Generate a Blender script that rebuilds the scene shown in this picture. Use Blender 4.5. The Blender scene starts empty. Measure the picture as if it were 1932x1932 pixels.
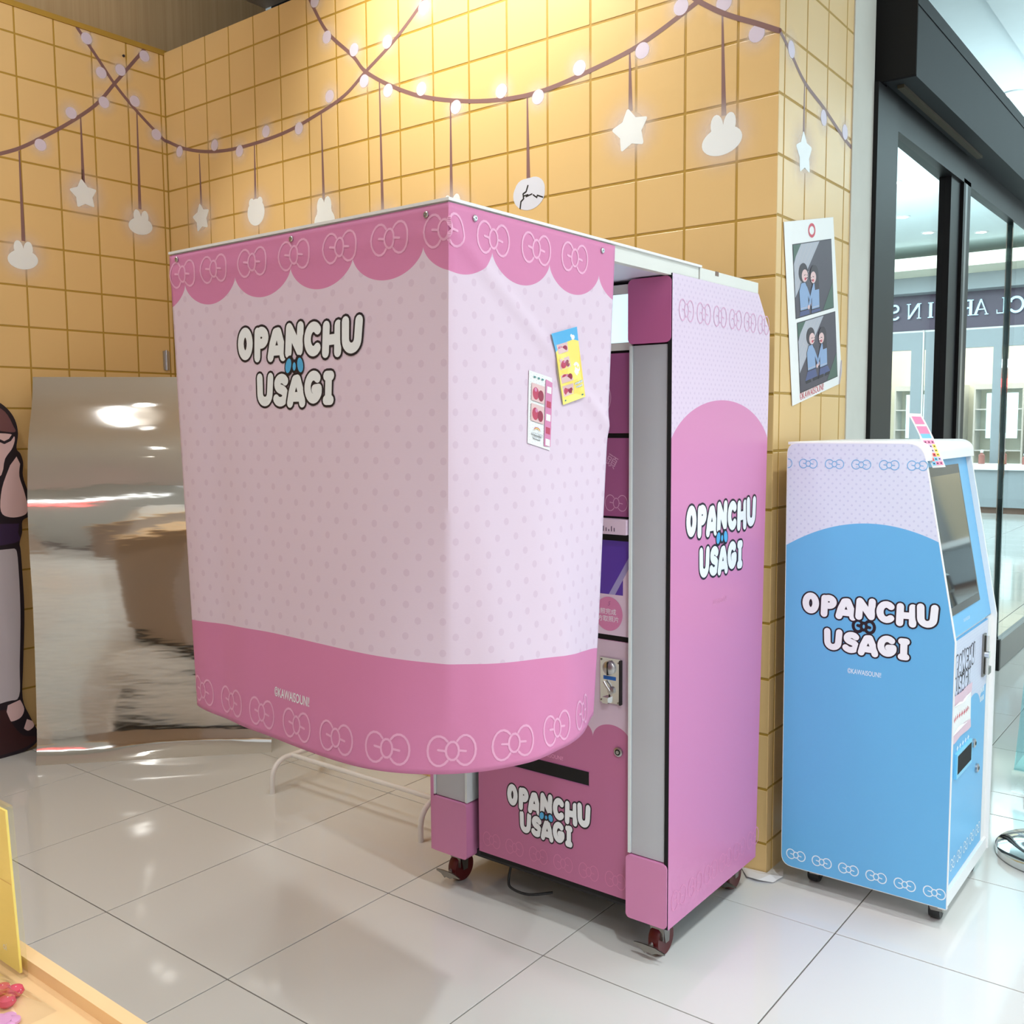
import bpy, math, random
from mathutils import Vector, Matrix
from mathutils.geometry import tessellate_polygon, delaunay_2d_cdt
R_ = random.Random(7)
scn = bpy.context.scene
COL = scn.collection

# ------------------------------------------------------------------ camera
cam_d = bpy.data.cameras.new('camera'); cam = bpy.data.objects.new('camera', cam_d); COL.objects.link(cam)
cam_d.sensor_fit = 'HORIZONTAL'; cam_d.sensor_width = 36.0; cam_d.lens = 1842.11 / 1932 * 36.0
cam_d.clip_start = 0.02; cam_d.clip_end = 200
cam.matrix_world = Matrix(((0.79034482, -0.04851135, 0.61073866, 0), (0.61262222, 0.07397559, -0.78690636, 0),
                           (-0.00700586, 0.99607945, 0.08818536, 1.4593), (0, 0, 0, 1)))
scn.camera = cam
# ------------------------------------------------------------------ world, exposure
w = bpy.data.worlds.new('world'); scn.world = w; w.use_nodes = True
w.node_tree.nodes['Background'].inputs[0].default_value = (0.93, 0.97, 1.0, 1)
w.node_tree.nodes['Background'].inputs[1].default_value = 0.72
scn.view_settings.view_transform = 'Standard'; scn.view_settings.look = 'None'
scn.view_settings.exposure = 0.0; scn.view_settings.gamma = 1.0; scn.view_settings.use_curve_mapping = False
scn.cycles.use_denoising = True
scn.cycles.max_bounces = 10; scn.cycles.glossy_bounces = 6; scn.cycles.transparent_max_bounces = 24
scn.cycles.sample_clamp_indirect = 4.0
scn.cycles.caustics_reflective = False; scn.cycles.caustics_refractive = False


def light(name, kind, loc, power, col, target=None, **kw):
    d = bpy.data.lights.new(name, kind); d.energy = power; d.color = col
    for k, v in kw.items(): setattr(d, k, v)
    o = bpy.data.objects.new(name, d); COL.objects.link(o); o.location = loc
    if target is not None:
        o.rotation_euler = (Vector(target) - Vector(loc)).to_track_quat('-Z', 'Y').to_euler()
    return o


NEUT = (0.93, 0.975, 1.0); COOL = (0.74, 0.94, 1.0)
# shop downlights in the ceiling, wall and corner spots, mall ceiling panels, and added fill lamps
for i, (x, y, p) in enumerate([(-3.3, 0.7, 46), (-2.6, 2.2, 12), (-1.75, 2.60, 36), (-1.6, 0.6, 42), (0.45, 1.9, 150), (1.2, 0.4, 45), (-3.2, -1.2, 56), (-1.3, -1.4, 66), (0.6, -1.4, 66), (2.2, -1.2, 60), (-2.2, -3.4, 46), (-0.2, -3.2, 56), (1.8, -3.2, 55), (0.8, -5.4, 55), (2.6, -5.4, 55)]):
    light('downlight_lamp', 'SPOT', (x, y, 3.74), p, NEUT, (x, y, 0), spot_size=2.3, spot_blend=0.8, shadow_soft_size=0.07)
light('kiosk_fill', 'SPOT', (0.6, 0.2, 3.74), 230, (0.90, 0.98, 1.0), (-0.72, 2.75, 0.45), spot_size=0.62, spot_blend=0.8, shadow_soft_size=0.07)  # added spot without a fixture, brightens the kiosk and floor beside it
light('wall_washer', 'SPOT', (-2.52, 2.15, 3.72), 140, (1.0, 0.985, 0.86), (-2.48, 2.95, 2.86), spot_size=1.8, spot_blend=1.0, shadow_soft_size=0.05)
light('corner_spot', 'SPOT', (-3.3, 1.0, 3.70), 90, (1.0, 0.96, 0.88), (-3.72, 2.92, 2.30), spot_size=0.46, spot_blend=1.0, shadow_soft_size=0.05)
light('wood_wall_fill', 'SPOT', (-3.0, 0.7, 3.72), 90, NEUT, (-4.5, 1.7, 3.5), spot_size=1.7, spot_blend=1.0, shadow_soft_size=0.08)  # added lamp that lifts the dim wood cladding and left wall
light('kiosk_front_fill', 'AREA', (2.6, -0.6, 3.3), 32, NEUT, (-0.6, 2.6, 0.6), shape='RECTANGLE', size=1.2, size_y=1.2)  # unseen area lamp put in to fill the kiosk from the front
light('mall_panel_light', 'AREA', (3.2, 7.5, 4.15), 230, COOL, (3.2, 7.5, 0), shape='RECTANGLE', size=3.5, size_y=7.0)
light('mall_ceiling_fill', 'AREA', (3.6, 11.0, 2.8), 620, COOL, (3.4, 11.0, 4.3), shape='RECTANGLE', size=4.6, size_y=13.0)  # added uplight floating below the mall ceiling to make it look bright
light('mall_far_light', 'AREA', (2.0, 14.8, 4.0), 420, COOL, (2.0, 15.5, 0), shape='RECTANGLE', size=6.0, size_y=4.0)


# ------------------------------------------------------------------ materials
def lin(c):
    return tuple((v / 255 / 12.92) if v / 255 <= .04045 else ((v / 255 + .055) / 1.055) ** 2.4 for v in c)


class NV:
    """tiny node-expression wrapper: arithmetic on sockets adds Math nodes"""
    nt = None
    def __init__(s, sock): s.s = sock
    @staticmethod
    def op(o, *a):
        n = NV.nt.nodes.new('ShaderNodeMath'); n.operation = o
        for i, x in enumerate(a):
            if isinstance(x, NV): NV.nt.links.new(x.s, n.inputs[i])
            else: n.inputs[i].default_value = x
        return NV(n.outputs[0])
    def __add__(s, o): return NV.op('ADD', s, o)
    def __radd__(s, o): return NV.op('ADD', o, s)
    def __rmul__(s, o): return NV.op('MULTIPLY', o, s)
    def __sub__(s, o): return NV.op('SUBTRACT', s, o)
    def __rsub__(s, o): return NV.op('SUBTRACT', o, s)
    def __mul__(s, o): return NV.op('MULTIPLY', s, o)
    def __truediv__(s, o): return NV.op('DIVIDE', s, o)
    def lt(s, o): return NV.op('LESS_THAN', s, o)
    def gt(s, o): return NV.op('GREATER_THAN', s, o)
    def fract(s): return NV.op('FRACT', s)
    def floor(s): return NV.op('FLOOR', s)
    def abs(s): return NV.op('ABSOLUTE', s)
    def sqrt(s): return NV.op('SQRT', s)
    def pow(s, e): return NV.op('POWER', s, e)
    def max(s, o): return NV.op('MAXIMUM', s, o)
    def min(s, o): return NV.op('MINIMUM', s, o)


MATS = {}
def mat(name, col, rough=0.5, metal=0.0, spec=0.5, noise=0.03, nscale=6.0, bump=0.0, bscale=60.0, coat=0.0, emit=None, estr=0.0, trans=0.0, alpha=1.0):
    if name in MATS: return MATS[name]
    m = bpy.data.materials.new(name); m.use_nodes = True; nt = m.node_tree; b = nt.nodes['Principled BSDF']
    base = lin(col)
    b.inputs['Roughness'].default_value = rough; b.inputs['Metallic'].default_value = metal
    b.inputs['Specular IOR Level'].default_value = spec; b.inputs['Coat Weight'].default_value = coat
    b.inputs['Transmission Weight'].default_value = trans; b.inputs['Alpha'].default_value = alpha
    tc = nt.nodes.new('ShaderNodeTexCoord')
    n = nt.nodes.new('ShaderNodeTexNoise'); n.inputs['Scale'].default_value = nscale; n.inputs['Detail'].default_value = 3
    nt.links.new(tc.outputs['Object'], n.inputs['Vector'])
    mx = nt.nodes.new('ShaderNodeMix'); mx.data_type = 'RGBA'
    mx.inputs['A'].default_value = (*[v * (1 - noise) for v in base], 1); mx.inputs['B'].default_value = (*[min(1, v * (1 + noise)) for v in base], 1)
    nt.links.new(n.outputs['Fac'], mx.inputs['Factor']); nt.links.new(mx.outputs['Result'], b.inputs['Base Color'])
    if bump:
        n2 = nt.nodes.new('ShaderNodeTexNoise'); n2.inputs['Scale'].default_value = bscale; nt.links.new(tc.outputs['Object'], n2.inputs['Vector'])
        bp = nt.nodes.new('ShaderNodeBump'); bp.inputs['Strength'].default_value = bump; bp.inputs['Distance'].default_value = 0.002
        nt.links.new(n2.outputs['Fac'], bp.inputs['Height']); nt.links.new(bp.outputs[0], b.inputs['Normal'])
    if emit:
        b.inputs['Emission Color'].default_value = (*lin(emit), 1); b.inputs['Emission Strength'].default_value = estr
    MATS[name] = m
    return m


def pattern_mat(name, builder, rough=0.45, coat=0.0, weave=0.0):
    """builder(nt, uvsockets) -> list of (mask NV or None, colour); later masks lie over earlier ones"""
    m = bpy.data.materials.new(name); m.use_nodes = True; nt = m.node_tree; b = nt.nodes['Principled BSDF']
    b.inputs['Roughness'].default_value = rough; b.inputs['Coat Weight'].default_value = coat
    NV.nt = nt
    uv = nt.nodes.new('ShaderNodeUVMap'); sp = nt.nodes.new('ShaderNodeSeparateXYZ'); nt.links.new(uv.outputs[0], sp.inputs[0])
    u, v = NV(sp.outputs[0]), NV(sp.outputs[1])
    cur = None
    for mask, c in builder(u, v):
        if cur is None:
            rgb = nt.nodes.new('ShaderNodeRGB'); rgb.outputs[0].default_value = (*lin(c), 1); cur = rgb.outputs[0]; continue
        mx = nt.nodes.new('ShaderNodeMix'); mx.data_type = 'RGBA'
        nt.links.new(mask.s, mx.inputs['Factor']); nt.links.new(cur, mx.inputs['A']); mx.inputs['B'].default_value = (*lin(c), 1)
        cur = mx.outputs['Result']
    nt.links.new(cur, b.inputs['Base Color'])
    if weave:
        wv = nt.nodes.new('ShaderNodeTexNoise'); wv.inputs['Scale'].default_value = 1.0
        mp = nt.nodes.new('ShaderNodeMapping'); mp.inputs['Scale'].default_value = (120, 700, 1)
        nt.links.new(uv.outputs[0], mp.inputs[0]); nt.links.new(mp.outputs[0], wv.inputs['Vector'])
        bp = nt.nodes.new('ShaderNodeBump'); bp.inputs['Strength'].default_value = weave; bp.inputs['Distance'].default_value = 0.001
        nt.links.new(wv.outputs['Fac'], bp.inputs['Height']); nt.links.new(bp.outputs[0], b.inputs['Normal'])
    return m


def dots(u, v, du, dv, r):
    """staggered dot rows: step du along a row, rows dv apart"""
    row = (v / dv).floor()
    odd = NV.op('MODULO', row.abs(), 2.0)
    fu = ((u / du) + odd * 0.5).fract() - 0.5
    fv = (v / dv).fract() - 0.5
    x = fu * du; y = fv * dv
    return (x * x + y * y).lt(r * r)


PINK_L = (225, 204, 221); PINK_D = (214, 130, 174); DOT = (217, 193, 212)
M_pink = mat('pink_print', PINK_D, 0.4); M_pink_side = mat('pink_vinyl', (210, 134, 178), 0.35)
M_white = mat('white_paint', (238, 238, 238), 0.45); M_offw = mat('cream_white_rail', (226, 226, 220), 0.5, noise=0.05)
M_black = mat('black_print', (30, 18, 30), 0.5); M_blackgap = mat('black_recess', (8, 8, 9), 0.8)
M_ink = mat('white_ink', (240, 244, 248), 0.45); M_blue = mat('blue_print', (82, 174, 226), 0.45)
M_bowpink = mat('pale_pink_ink', (236, 164, 204), 0.45); M_bowpink2 = mat('mid_pink_ink', (216, 166, 200), 0.45)
M_bowblue = mat('sky_blue_ink', (112, 178, 226), 0.45); M_bowwhite = mat('ice_white_ink', (226, 240, 250), 0.45)
M_steel = mat('brushed_steel', (190, 190, 192), 0.3, 1.0); M_chrome = mat('chrome', (225, 228, 230), 0.06, 1.0)
M_dsteel = mat('dull_zinc', (150, 148, 142), 0.38, 1.0, noise=0.15, nscale=40)
M_red_wheel = mat('dark_red_rubber', (88, 14, 16), 0.35); M_blackrub = mat('black_rubber', (24, 24, 26), 0.5)
M_ytile = mat('yellow_tile', (225, 189, 131), 0.33, spec=0.35, noise=0.025, nscale=2.0)
M_grout = mat('olive_grout', (176, 138, 52), 0.6)
M_string = mat('mauve_brown_ink', (132, 98, 96), 0.5); M_bulb = mat('pale_lilac_ink', (216, 204, 222), 0.45)
M_shape = mat('lamp_white_ink', (236, 240, 242), 0.45); M_crack = mat('crack_ink', (26, 24, 26), 0.5)
M_ftile = mat('floor_tile_glaze', (224, 223, 219), 0.07, spec=0.62, noise=0.02, nscale=1.2)
M_fgrout = mat('floor_joint', (98, 90, 84), 0.7)
M_marble = mat('mall_marble', (214, 212, 206), 0.08, spec=0.6, noise=0.09, nscale=2.2)
M_frame = mat('black_metal_frame', (14, 14, 17), 0.45, spec=0.3); M_header = mat('charcoal_metal', (30, 33, 37), 0.6, spec=0.25, noise=0.06)
M_rail = mat('grey_metal_rail', (120, 122, 124), 0.35, 0.6)
M_ceil = mat('white_ceiling', (222, 234, 236), 0.8); M_shopceil = mat('beige_ceiling', (214, 204, 192), 0.8)
M_plaster = mat('pale_plaster', (206, 204, 196), 0.7, noise=0.05, nscale=12)
M_diff = mat('frosted_acrylic', (186, 188, 194), 0.3, spec=0.5)
M_lamp = mat('lit_panel', (230, 245, 250), 0.4, emit=(196, 240, 252), estr=1.05)
M_mauve = mat('mauve_vinyl', (166, 92, 142), 0.3); M_lilac = mat('lilac_vinyl', (224, 200, 220), 0.4)
M_blue_k = mat('sky_blue_vinyl', (104, 180, 228), 0.35); M_screen = mat('dark_glass_screen', (26, 28, 32), 0.05, spec=0.9)
M_bezel = mat('screen_bezel', (60, 60, 60), 0.3)
M_hair = mat('brown_ink', (112, 72, 76), 0.5); M_skin = mat('skin_ink', (226, 190, 190), 0.5)
M_sweater = mat('steel_blue_ink', (138, 164, 204), 0.5); M_navy = mat('navy_ink', (74, 82, 130), 0.5)
M_street = mat('street_grey_ink', (74, 66, 80), 0.5); M_pave = mat('pavement_ink', (176, 178, 190), 0.5); M_hedge = mat('hedge_ink', (70, 96, 84), 0.5)
M_red = mat('red_ink', (206, 66, 88), 0.5); M_rose = mat('rose_ink', (190, 60, 92), 0.5); M_yellow = mat('yellow_ink', (255, 228, 112), 0.45)
M_paper = mat('paper_white', (240, 240, 240), 0.5); M_green = mat('teal_ink', (60, 130, 130), 0.5)
M_violet = mat('screen_violet', (84, 60, 150), 0.1, emit=(84, 60, 150), estr=0.12)
M_wood = mat('light_wood', (238, 200, 150), 0.45, noise=0.06, nscale=14)
M_pale_grey = mat('pale_grey_ink', (196, 186, 192), 0.5); M_purple = mat('dark_purple_ink', (54, 34, 70), 0.5)
M_shoe = mat('dark_brown_ink', (58, 24, 28), 0.5)
M_tube = mat('white_tube', (236, 232, 228), 0.3)
M_signband = mat('plum_fascia', (76, 58, 78), 0.4); M_greyframe = mat('grey_aluminium', (150, 156, 160), 0.4)
M_letter = mat('sign_letter', (190, 232, 250), 0.4, emit=(180, 230, 252), estr=0.8)
M_cream = mat('cream_wall', (236, 234, 214), 0.6); M_darkwood = mat('brown_wood', (120, 92, 78), 0.5)


def glass_mat(name, refl, tint, rough=0.0):
    m = bpy.data.materials.new(name); m.use_nodes = True; nt = m.node_tree; nt.nodes.clear()
    o = nt.nodes.new('ShaderNodeOutputMaterial'); mx = nt.nodes.new('ShaderNodeMixShader'); t = nt.nodes.new('ShaderNodeBsdfTransparent'); g = nt.nodes.new('ShaderNodeBsdfGlossy')
    t.inputs[0].default_value = (*tint, 1); g.inputs['Roughness'].default_value = rough; g.inputs['Color'].default_value = (0.93, 0.98, 0.98, 1)
    lw = nt.nodes.new('ShaderNodeLayerWeight'); lw.inputs[0].default_value = 0.5
    NV.nt = nt; f = (NV(lw.outputs['Facing']).pow(4.0) * (1 - refl) + refl).min(1.0)
    nt.links.new(f.s, mx.inputs[0]); nt.links.new(t.outputs[0], mx.inputs[1]); nt.links.new(g.outputs[0], mx.inputs[2]); nt.links.new(mx.outputs[0], o.inputs[0])
    return m


M_glass = glass_mat('storefront_glass', 0.62, (0.62, 0.70, 0.70)); M_clear = glass_mat('clear_plastic', 0.05, (0.97, 0.97, 0.97), 0.05)
M_acryl = glass_mat('tinted_acrylic', 0.12, (0.70, 0.93, 0.97), 0.02)


def halo_mat():
    m = bpy.data.materials.new('soft_glow_ink'); m.use_nodes = True; nt = m.node_tree; b = nt.nodes['Principled BSDF']
    b.inputs['Base Color'].default_value = (*lin((246, 236, 232)), 1); b.inputs['Roughness'].default_value = 0.5
    NV.nt = nt; uv = nt.nodes.new('ShaderNodeUVMap'); sp = nt.nodes.new('ShaderNodeSeparateXYZ'); nt.links.new(uv.outputs[0], sp.inputs[0])
    x, y = NV(sp.outputs[0]), NV(sp.outputs[1])
    r = (x * x + y * y).sqrt().min(1.0)
    a = (1.0 - r).pow(1.5) * 0.62
    nt.links.new((a.min(0.5)).s, b.inputs['Alpha'])
    return m
M_halo = halo_mat()

# ------------------------------------------------------------------ geometry helpers
ROOT = {}
class MB:
    def __init__(s): s.v = []; s.f = []; s.m = []; s.uv = {}
    def add(s, vs, fs, mi=0):
        b = len(s.v); s.v += [tuple(p) for p in vs]
        for f in fs: s.f.append(tuple(b + i for i in f)); s.m.append(mi)
        return b
    def box(s, x0, x1, y0, y1, z0, z1, mi=0):
        s.add([(x0, y0, z0), (x1, y0, z0), (x1, y1, z0), (x0, y1, z0), (x0, y0, z1), (x1, y0, z1), (x1, y1, z1), (x0, y1, z1)],
              [(0, 3, 2, 1), (4, 5, 6, 7), (0, 1, 5, 4), (1, 2, 6, 5), (2, 3, 7, 6), (3, 0, 4, 7)], mi); return s
    def rbox(s, x0, x1, y0, y1, z0, z1, r, axis='y', mi=0, n=5):
        """box whose outline across the axis has rounded corners"""
        def prof(a0, a1, b0, b1):
            P = []
            for cx, cy, t in ((a1 - r, b1 - r, 0), (a0 + r, b1 - r, 90), (a0 + r, b0 + r, 180), (a1 - r, b0 + r, 270)):
                for k in range(n + 1): a = math.radians(t + 90 * k / n); P.append((cx + r * math.cos(a), cy + r * math.sin(a)))
            return P
        if axis == 'y': s.prism([(a, b) for a, b in prof(x0, x1, z0, z1)], lambda a, b, t: (a, y0 + (y1 - y0) * t, b), mi)
        elif axis == 'x': s.prism(prof(y0, y1, z0, z1), lambda a, b, t: (x0 + (x1 - x0) * t, a, b), mi)
        else: s.prism(prof(x0, x1, y0, y1), lambda a, b, t: (a, b, z0 + (z1 - z0) * t), mi)
        return s
    def prism(s, P, fn, mi=0):
        n = len(P); vs = [fn(a, b, 0) for a, b in P] + [fn(a, b, 1) for a, b in P]
        tris = tessellate_polygon([[Vector((a, b, 0)) for a, b in P]])
        s.add(vs, [tuple(t) for t in tris] + [tuple(n + i for i in reversed(t)) for t in tris] + [(i, (i + 1) % n, n + (i + 1) % n, n + i) for i in range(n)], mi); return s
    def tube(s, pts, r, mi=0, n=10, caps=True):
        pts = [Vector(p) for p in pts]; rs = r if isinstance(r, (list, tuple)) else [r] * len(pts)
        rings = []; prev = None
        for i, p in enumerate(pts):
            d = (pts[min(i + 1, len(pts) - 1)] - pts[max(i - 1, 0)]).normalized()
            a = (Vector((0, 0, 1)) if abs(d.z) < .9 else Vector((1, 0, 0))) if prev is None else prev
            e1 = (a - d * a.dot(d)).normalized(); e2 = d.cross(e1); prev = e1
            rings.append([p + (e1 * math.cos(2 * math.pi * k / n) + e2 * math.sin(2 * math.pi * k / n)) * rs[i] for k in range(n)])
        vs = [q for ring in rings for q in ring]; fs = []
        for i in range(len(pts) - 1):
            for k in range(n): fs.append((i * n + k, i * n + (k + 1) % n, (i + 1) * n + (k + 1) % n, (i + 1) * n + k))
        if caps: fs += [tuple(range(n - 1, -1, -1)), tuple((len(pts) - 1) * n + k for k in range(n))]
        s.add(vs, fs, mi); return s
    def lathe(s, prof, c, axis='z', mi=0, n=24):
        vs = []
        for r, h in prof:
            for k in range(n):
                a = 2 * math.pi * k / n; x, y = r * math.cos(a), r * math.sin(a)
                p = (x, y, h) if axis == 'z' else ((h, x, y) if axis == 'x' else (x, h, y))
                vs.append((c[0] + p[0], c[1] + p[1], c[2] + p[2]))
        fs = [(i * n + k, i * n + (k + 1) % n, (i + 1) * n + (k + 1) % n, (i + 1) * n + k) for i in range(len(prof) - 1) for k in range(n)]
        fs += [tuple(range(n - 1, -1, -1)), tuple((len(prof) - 1) * n + k for k in range(n))]
        s.add(vs, fs, mi); return s
    def build(s, name, mats, parent=None, smooth=False, kind=None, label=None, recalc=True):
        me = bpy.data.meshes.new(name)
        off = Vector((0, 0, 0))
        p = parent
        while p is not None:
            if p.name in ROOT: off = ROOT[p.name]
            p = p.parent
        me.from_pydata([tuple(Vector(q) - off) for q in s.v], [], s.f); me.update()
        for m in (mats if isinstance(mats, (list, tuple)) else [mats]): me.materials.append(m)
        if len(set(s.m)) > 1: me.polygons.foreach_set('material_index', s.m)
        if s.uv:
            ul = me.uv_layers.new(name='UVMap')
            for l in me.loops: ul.data[l.index].uv = s.uv.get(l.vertex_index, (0, 0))
        if recalc:
            import bmesh
            bm = bmesh.new(); bm.from_mesh(me); bmesh.ops.recalc_face_normals(bm, faces=bm.faces); bm.to_mesh(me); bm.free()
        if smooth:
            me.polygons.foreach_set('use_smooth', [True] * len(me.polygons))
            try: me.set_sharp_from_angle(angle=math.radians(38))
            except Exception: pass
        o = bpy.data.objects.new(name, me); COL.objects.link(o)
        if parent is not None: o.parent = parent
        if kind: o['kind'] = kind
        if label: o['label'] = label
        return o


def tag(o, label, cat, group=None):
    o['label'] = label; o['category'] = cat
    if group: o['group'] = group
    return o
def thing(name, label, cat, loc=(0, 0, 0), group=None):
    o = bpy.data.objects.new(name, None); COL.objects.link(o); o.location = loc; o.empty_display_size = 0.1
    ROOT[o.name] = Vector(loc); return tag(o, label, cat, group)
def struct(name, loc=(0, 0, 0)):
    o = bpy.data.objects.new(name, None); COL.objects.link(o); o.location = loc; ROOT[o.name] = Vector(loc); o['kind'] = 'structure'; return o
def solo(mb, name, mats, label, cat, group=None, base=None, **k):
    """a thing that is one mesh"""
    if base:
        mb.v = [(p[0] - base[0], p[1] - base[1], p[2] - base[2]) for p in mb.v]
    o = mb.build(name, mats, **k)
    if base: o.location = base; ROOT[o.name] = Vector(base)
    return tag(o, label, cat, group)


class Decal(MB):
    """flat print: strokes, polygons and discs in a surface's own two coordinates; shapes of one ink layer are merged into one outline"""
    def __init__(s, fn, base=0.0010, grid=0.0): super().__init__(); s.fn = fn; s.base = base; s.L = {}; s.grid = grid; s.nh = 0
    def P(s, a, b, off): return s.fn(a, b, s.base + off)
    def shape(s, pts, mi, off):
        ar = sum(p[0] * q[1] - q[0] * p[1] for p, q in zip(pts, pts[1:] + pts[:1]))
        if abs(ar) < 1e-12: return
        s.L.setdefault((round(off, 6), mi), []).append(pts if ar > 0 else pts[::-1])
    def poly(s, pts, mi=0, off=0.0):
        pts = list(pts); s.shape(pts, mi, off)
    def ell(s, ca, cb, ra, rb=None, mi=0, off=0.0, n=20, rot=0.0):
        rb = abs(rb or ra); ra = abs(ra); c, si = math.cos(rot), math.sin(rot)
        s.shape([(ca + ra * math.cos(2 * math.pi * k / n) * c - rb * math.sin(2 * math.pi * k / n) * si, cb + ra * math.cos(2 * math.pi * k / n) * si + rb * math.sin(2 * math.pi * k / n) * c) for k in range(n)], mi, off)
    def rect(s, a0, a1, b0, b1, mi=0, off=0.0): s.shape([(a0, b0), (a1, b0), (a1, b1), (a0, b1)], mi, off)
    def line(s, pts, hw, mi=0, off=0.0, sx=1.0, sy=1.0, round_=True, hw2=None):
        """constant-width (or tapering) line; sx, sy stretch the nib"""
        L = len(pts); sx, sy = abs(sx), abs(sy)
        for i in range(L - 1):
            (a0, b0), (a1, b1) = pts[i], pts[i + 1]
            w0 = hw if hw2 is None else hw + (hw2 - hw) * i / (L - 1); w1 = hw if hw2 is None else hw + (hw2 - hw) * (i + 1) / (L - 1)
            da, db = (a1 - a0) / sx, (b1 - b0) / sy; d = math.hypot(da, db)
            if d < 1e-9: continue
            na, nb = -db / d * sx, da / d * sy
            s.shape([(a0 + na * w0, b0 + nb * w0), (a1 + na * w1, b1 + nb * w1), (a1 - na * w1, b1 - nb * w1), (a0 - na * w0, b0 - nb * w0)], mi, off)
        if round_:
            for i, (a, b) in enumerate(pts):
                w0 = hw if hw2 is None else hw + (hw2 - hw) * i / (L - 1)
                s.ell(a, b, w0 * sx, w0 * sy, mi, off, 12)
    def halo(s, ca, cb, ra, rb, mi=0, off=0.0, n=24):
        s.nh += 1; off += s.nh * 1e-5
        b = s.add([s.P(ca, cb, off)] + [s.P(ca + ra * math.cos(2 * math.pi * k / n), cb + rb * math.sin(2 * math.pi * k / n), off) for k in range(n)],
                  [(0, 1 + k, 1 + (k + 1) % n) for k in range(n)], mi)
        s.uv[b] = (0, 0)
        for k in range(n): s.uv[b + 1 + k] = (math.cos(2 * math.pi * k / n), math.sin(2 * math.pi * k / n))
    def text(s, txt, ca, cb, h, width=None, mi=0, off=0.0, rot=0.0, shear=0.0, align='CENTER', bold=0.0):
        cu = bpy.data.curves.new('t', 'FONT'); cu.body = txt; cu.size = 1.0; cu.align_x = align; cu.align_y = 'CENTER'; cu.shear = shear; cu.resolution_u = 3; cu.offset = bold
        o = bpy.data.objects.new('t', cu); COL.objects.link(o)
        dg = bpy.context.evaluated_depsgraph_get(); me = bpy.data.meshes.new_from_object(o.evaluated_get(dg))
        xs = [v.co.x for v in me.vertices] or [0, 1]
        sx = (width / (max(xs) - min(xs))) if width else h / 0.72
        sy = h / 0.72; c, si = math.cos(rot), math.sin(rot)
        s.add([s.P(ca + v.co.x * sx * c - v.co.y * sy * si, cb + v.co.x * sx * si + v.co.y * sy * c, off) for v in me.vertices], [tuple(p.vertices) for p in me.polygons], mi)
        bpy.data.objects.remove(o); bpy.data.curves.remove(cu); bpy.data.meshes.remove(me)
    def build(s, name, mats, parent=None, **k):
        for i, (off, mi) in enumerate(sorted(s.L)):
            P = s.L[(off, mi)]
            if len(P) == 1 and not s.grid:
                pts = P[0]; tris = tessellate_polygon([[Vector((x, y, 0)) for x, y in pts]])
                s.add([s.P(x, y, off + i * 4e-6) for x, y in pts], [tuple(t) for t in tris], mi); continue
            xs = [p[0] for q in P for p in q]; ys = [p[1] for q in P for p in q]; ox, oy = min(xs), min(ys); sc = 1.0 / max(max(xs) - ox, max(ys) - oy, 1e-9)
            vs, fs = [], []
            for q in P: fs.append(list(range(len(vs), len(vs) + len(q)))); vs += [Vector(((x - ox) * sc, (y - oy) * sc)) for x, y in q]
            if s.grid:
                nx_, ny_ = int((max(xs) - ox) / s.grid), int((max(ys) - oy) / s.grid)
                vs += [Vector(((i_ + .5) * s.grid * sc, (j_ + .5) * s.grid * sc)) for i_ in range(nx_) for j_ in range(ny_)]
            ov, _, of, _, _, src = delaunay_2d_cdt(vs, [], fs, 0, 1e-6)
            s.add([s.P(v.x / sc + ox, v.y / sc + oy, off + i * 4e-6) for v in ov], [tuple(f) for f, sr in zip(of, src) if sr], mi)
        s.L = {}
        return super().build(name, mats, parent, **k)


def arc(cx, cy, rx, ry, a0, a1, n=12):
    return [(cx + rx * math.cos(math.radians(a0 + (a1 - a0) * k / n)), cy + ry * math.sin(math.radians(a0 + (a1 - a0) * k / n))) for k in range(n + 1)]

# bubble letters, drawn as fat strokes in a cell about 1 wide and 1.3 high
GL = {'O': [arc(.5, .65, .27, .42, 0, 360, 18)],
      'P': [[(.24, .16), (.26, 1.06)], arc(.48, .86, .24, .22, 120, -120, 10) + [(.30, .66)]],
      'A': [[(.14, .18), (.24, .6), (.42, 1.02), (.58, 1.04), (.76, .6), (.86, .18)], [(.30, .40), (.70, .40)]],
      'N': [[(.18, .18), (.22, 1.06)], [(.24, 1.04), (.80, .24)], [(.80, .24), (.84, 1.08)]],
      'C': [arc(.55, .64, .32, .42, 48, 312, 14)],
      'H': [[(.2, .18), (.22, 1.08)], [(.82, .18), (.82, 1.08)], [(.22, .60), (.82, .62)]],
      'U': [[(.18, 1.08), (.2, .5)] + arc(.5, .48, .30, .30, 180, 360, 8) + [(.84, 1.08)]],
      'S': [arc(.52, .86, .26, .20, 30, 250, 8) + arc(.46, .42, .30, .23, 70, -150, 9)],
      'G': [arc(.52, .64, .34, .42, 50, 330, 14) + [(.82, .58), (.58, .56)]],
      'I': [[(.36, .2), (.36, 1.06)], [(.24, 1.06), (.48, 1.06)], [(.24, .2), (.48, .2)]]}
ADV = {'I': .70, 'O': .98, 'N': 1.0, 'A': .98, 'S': .9, 'P': .88}
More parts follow.
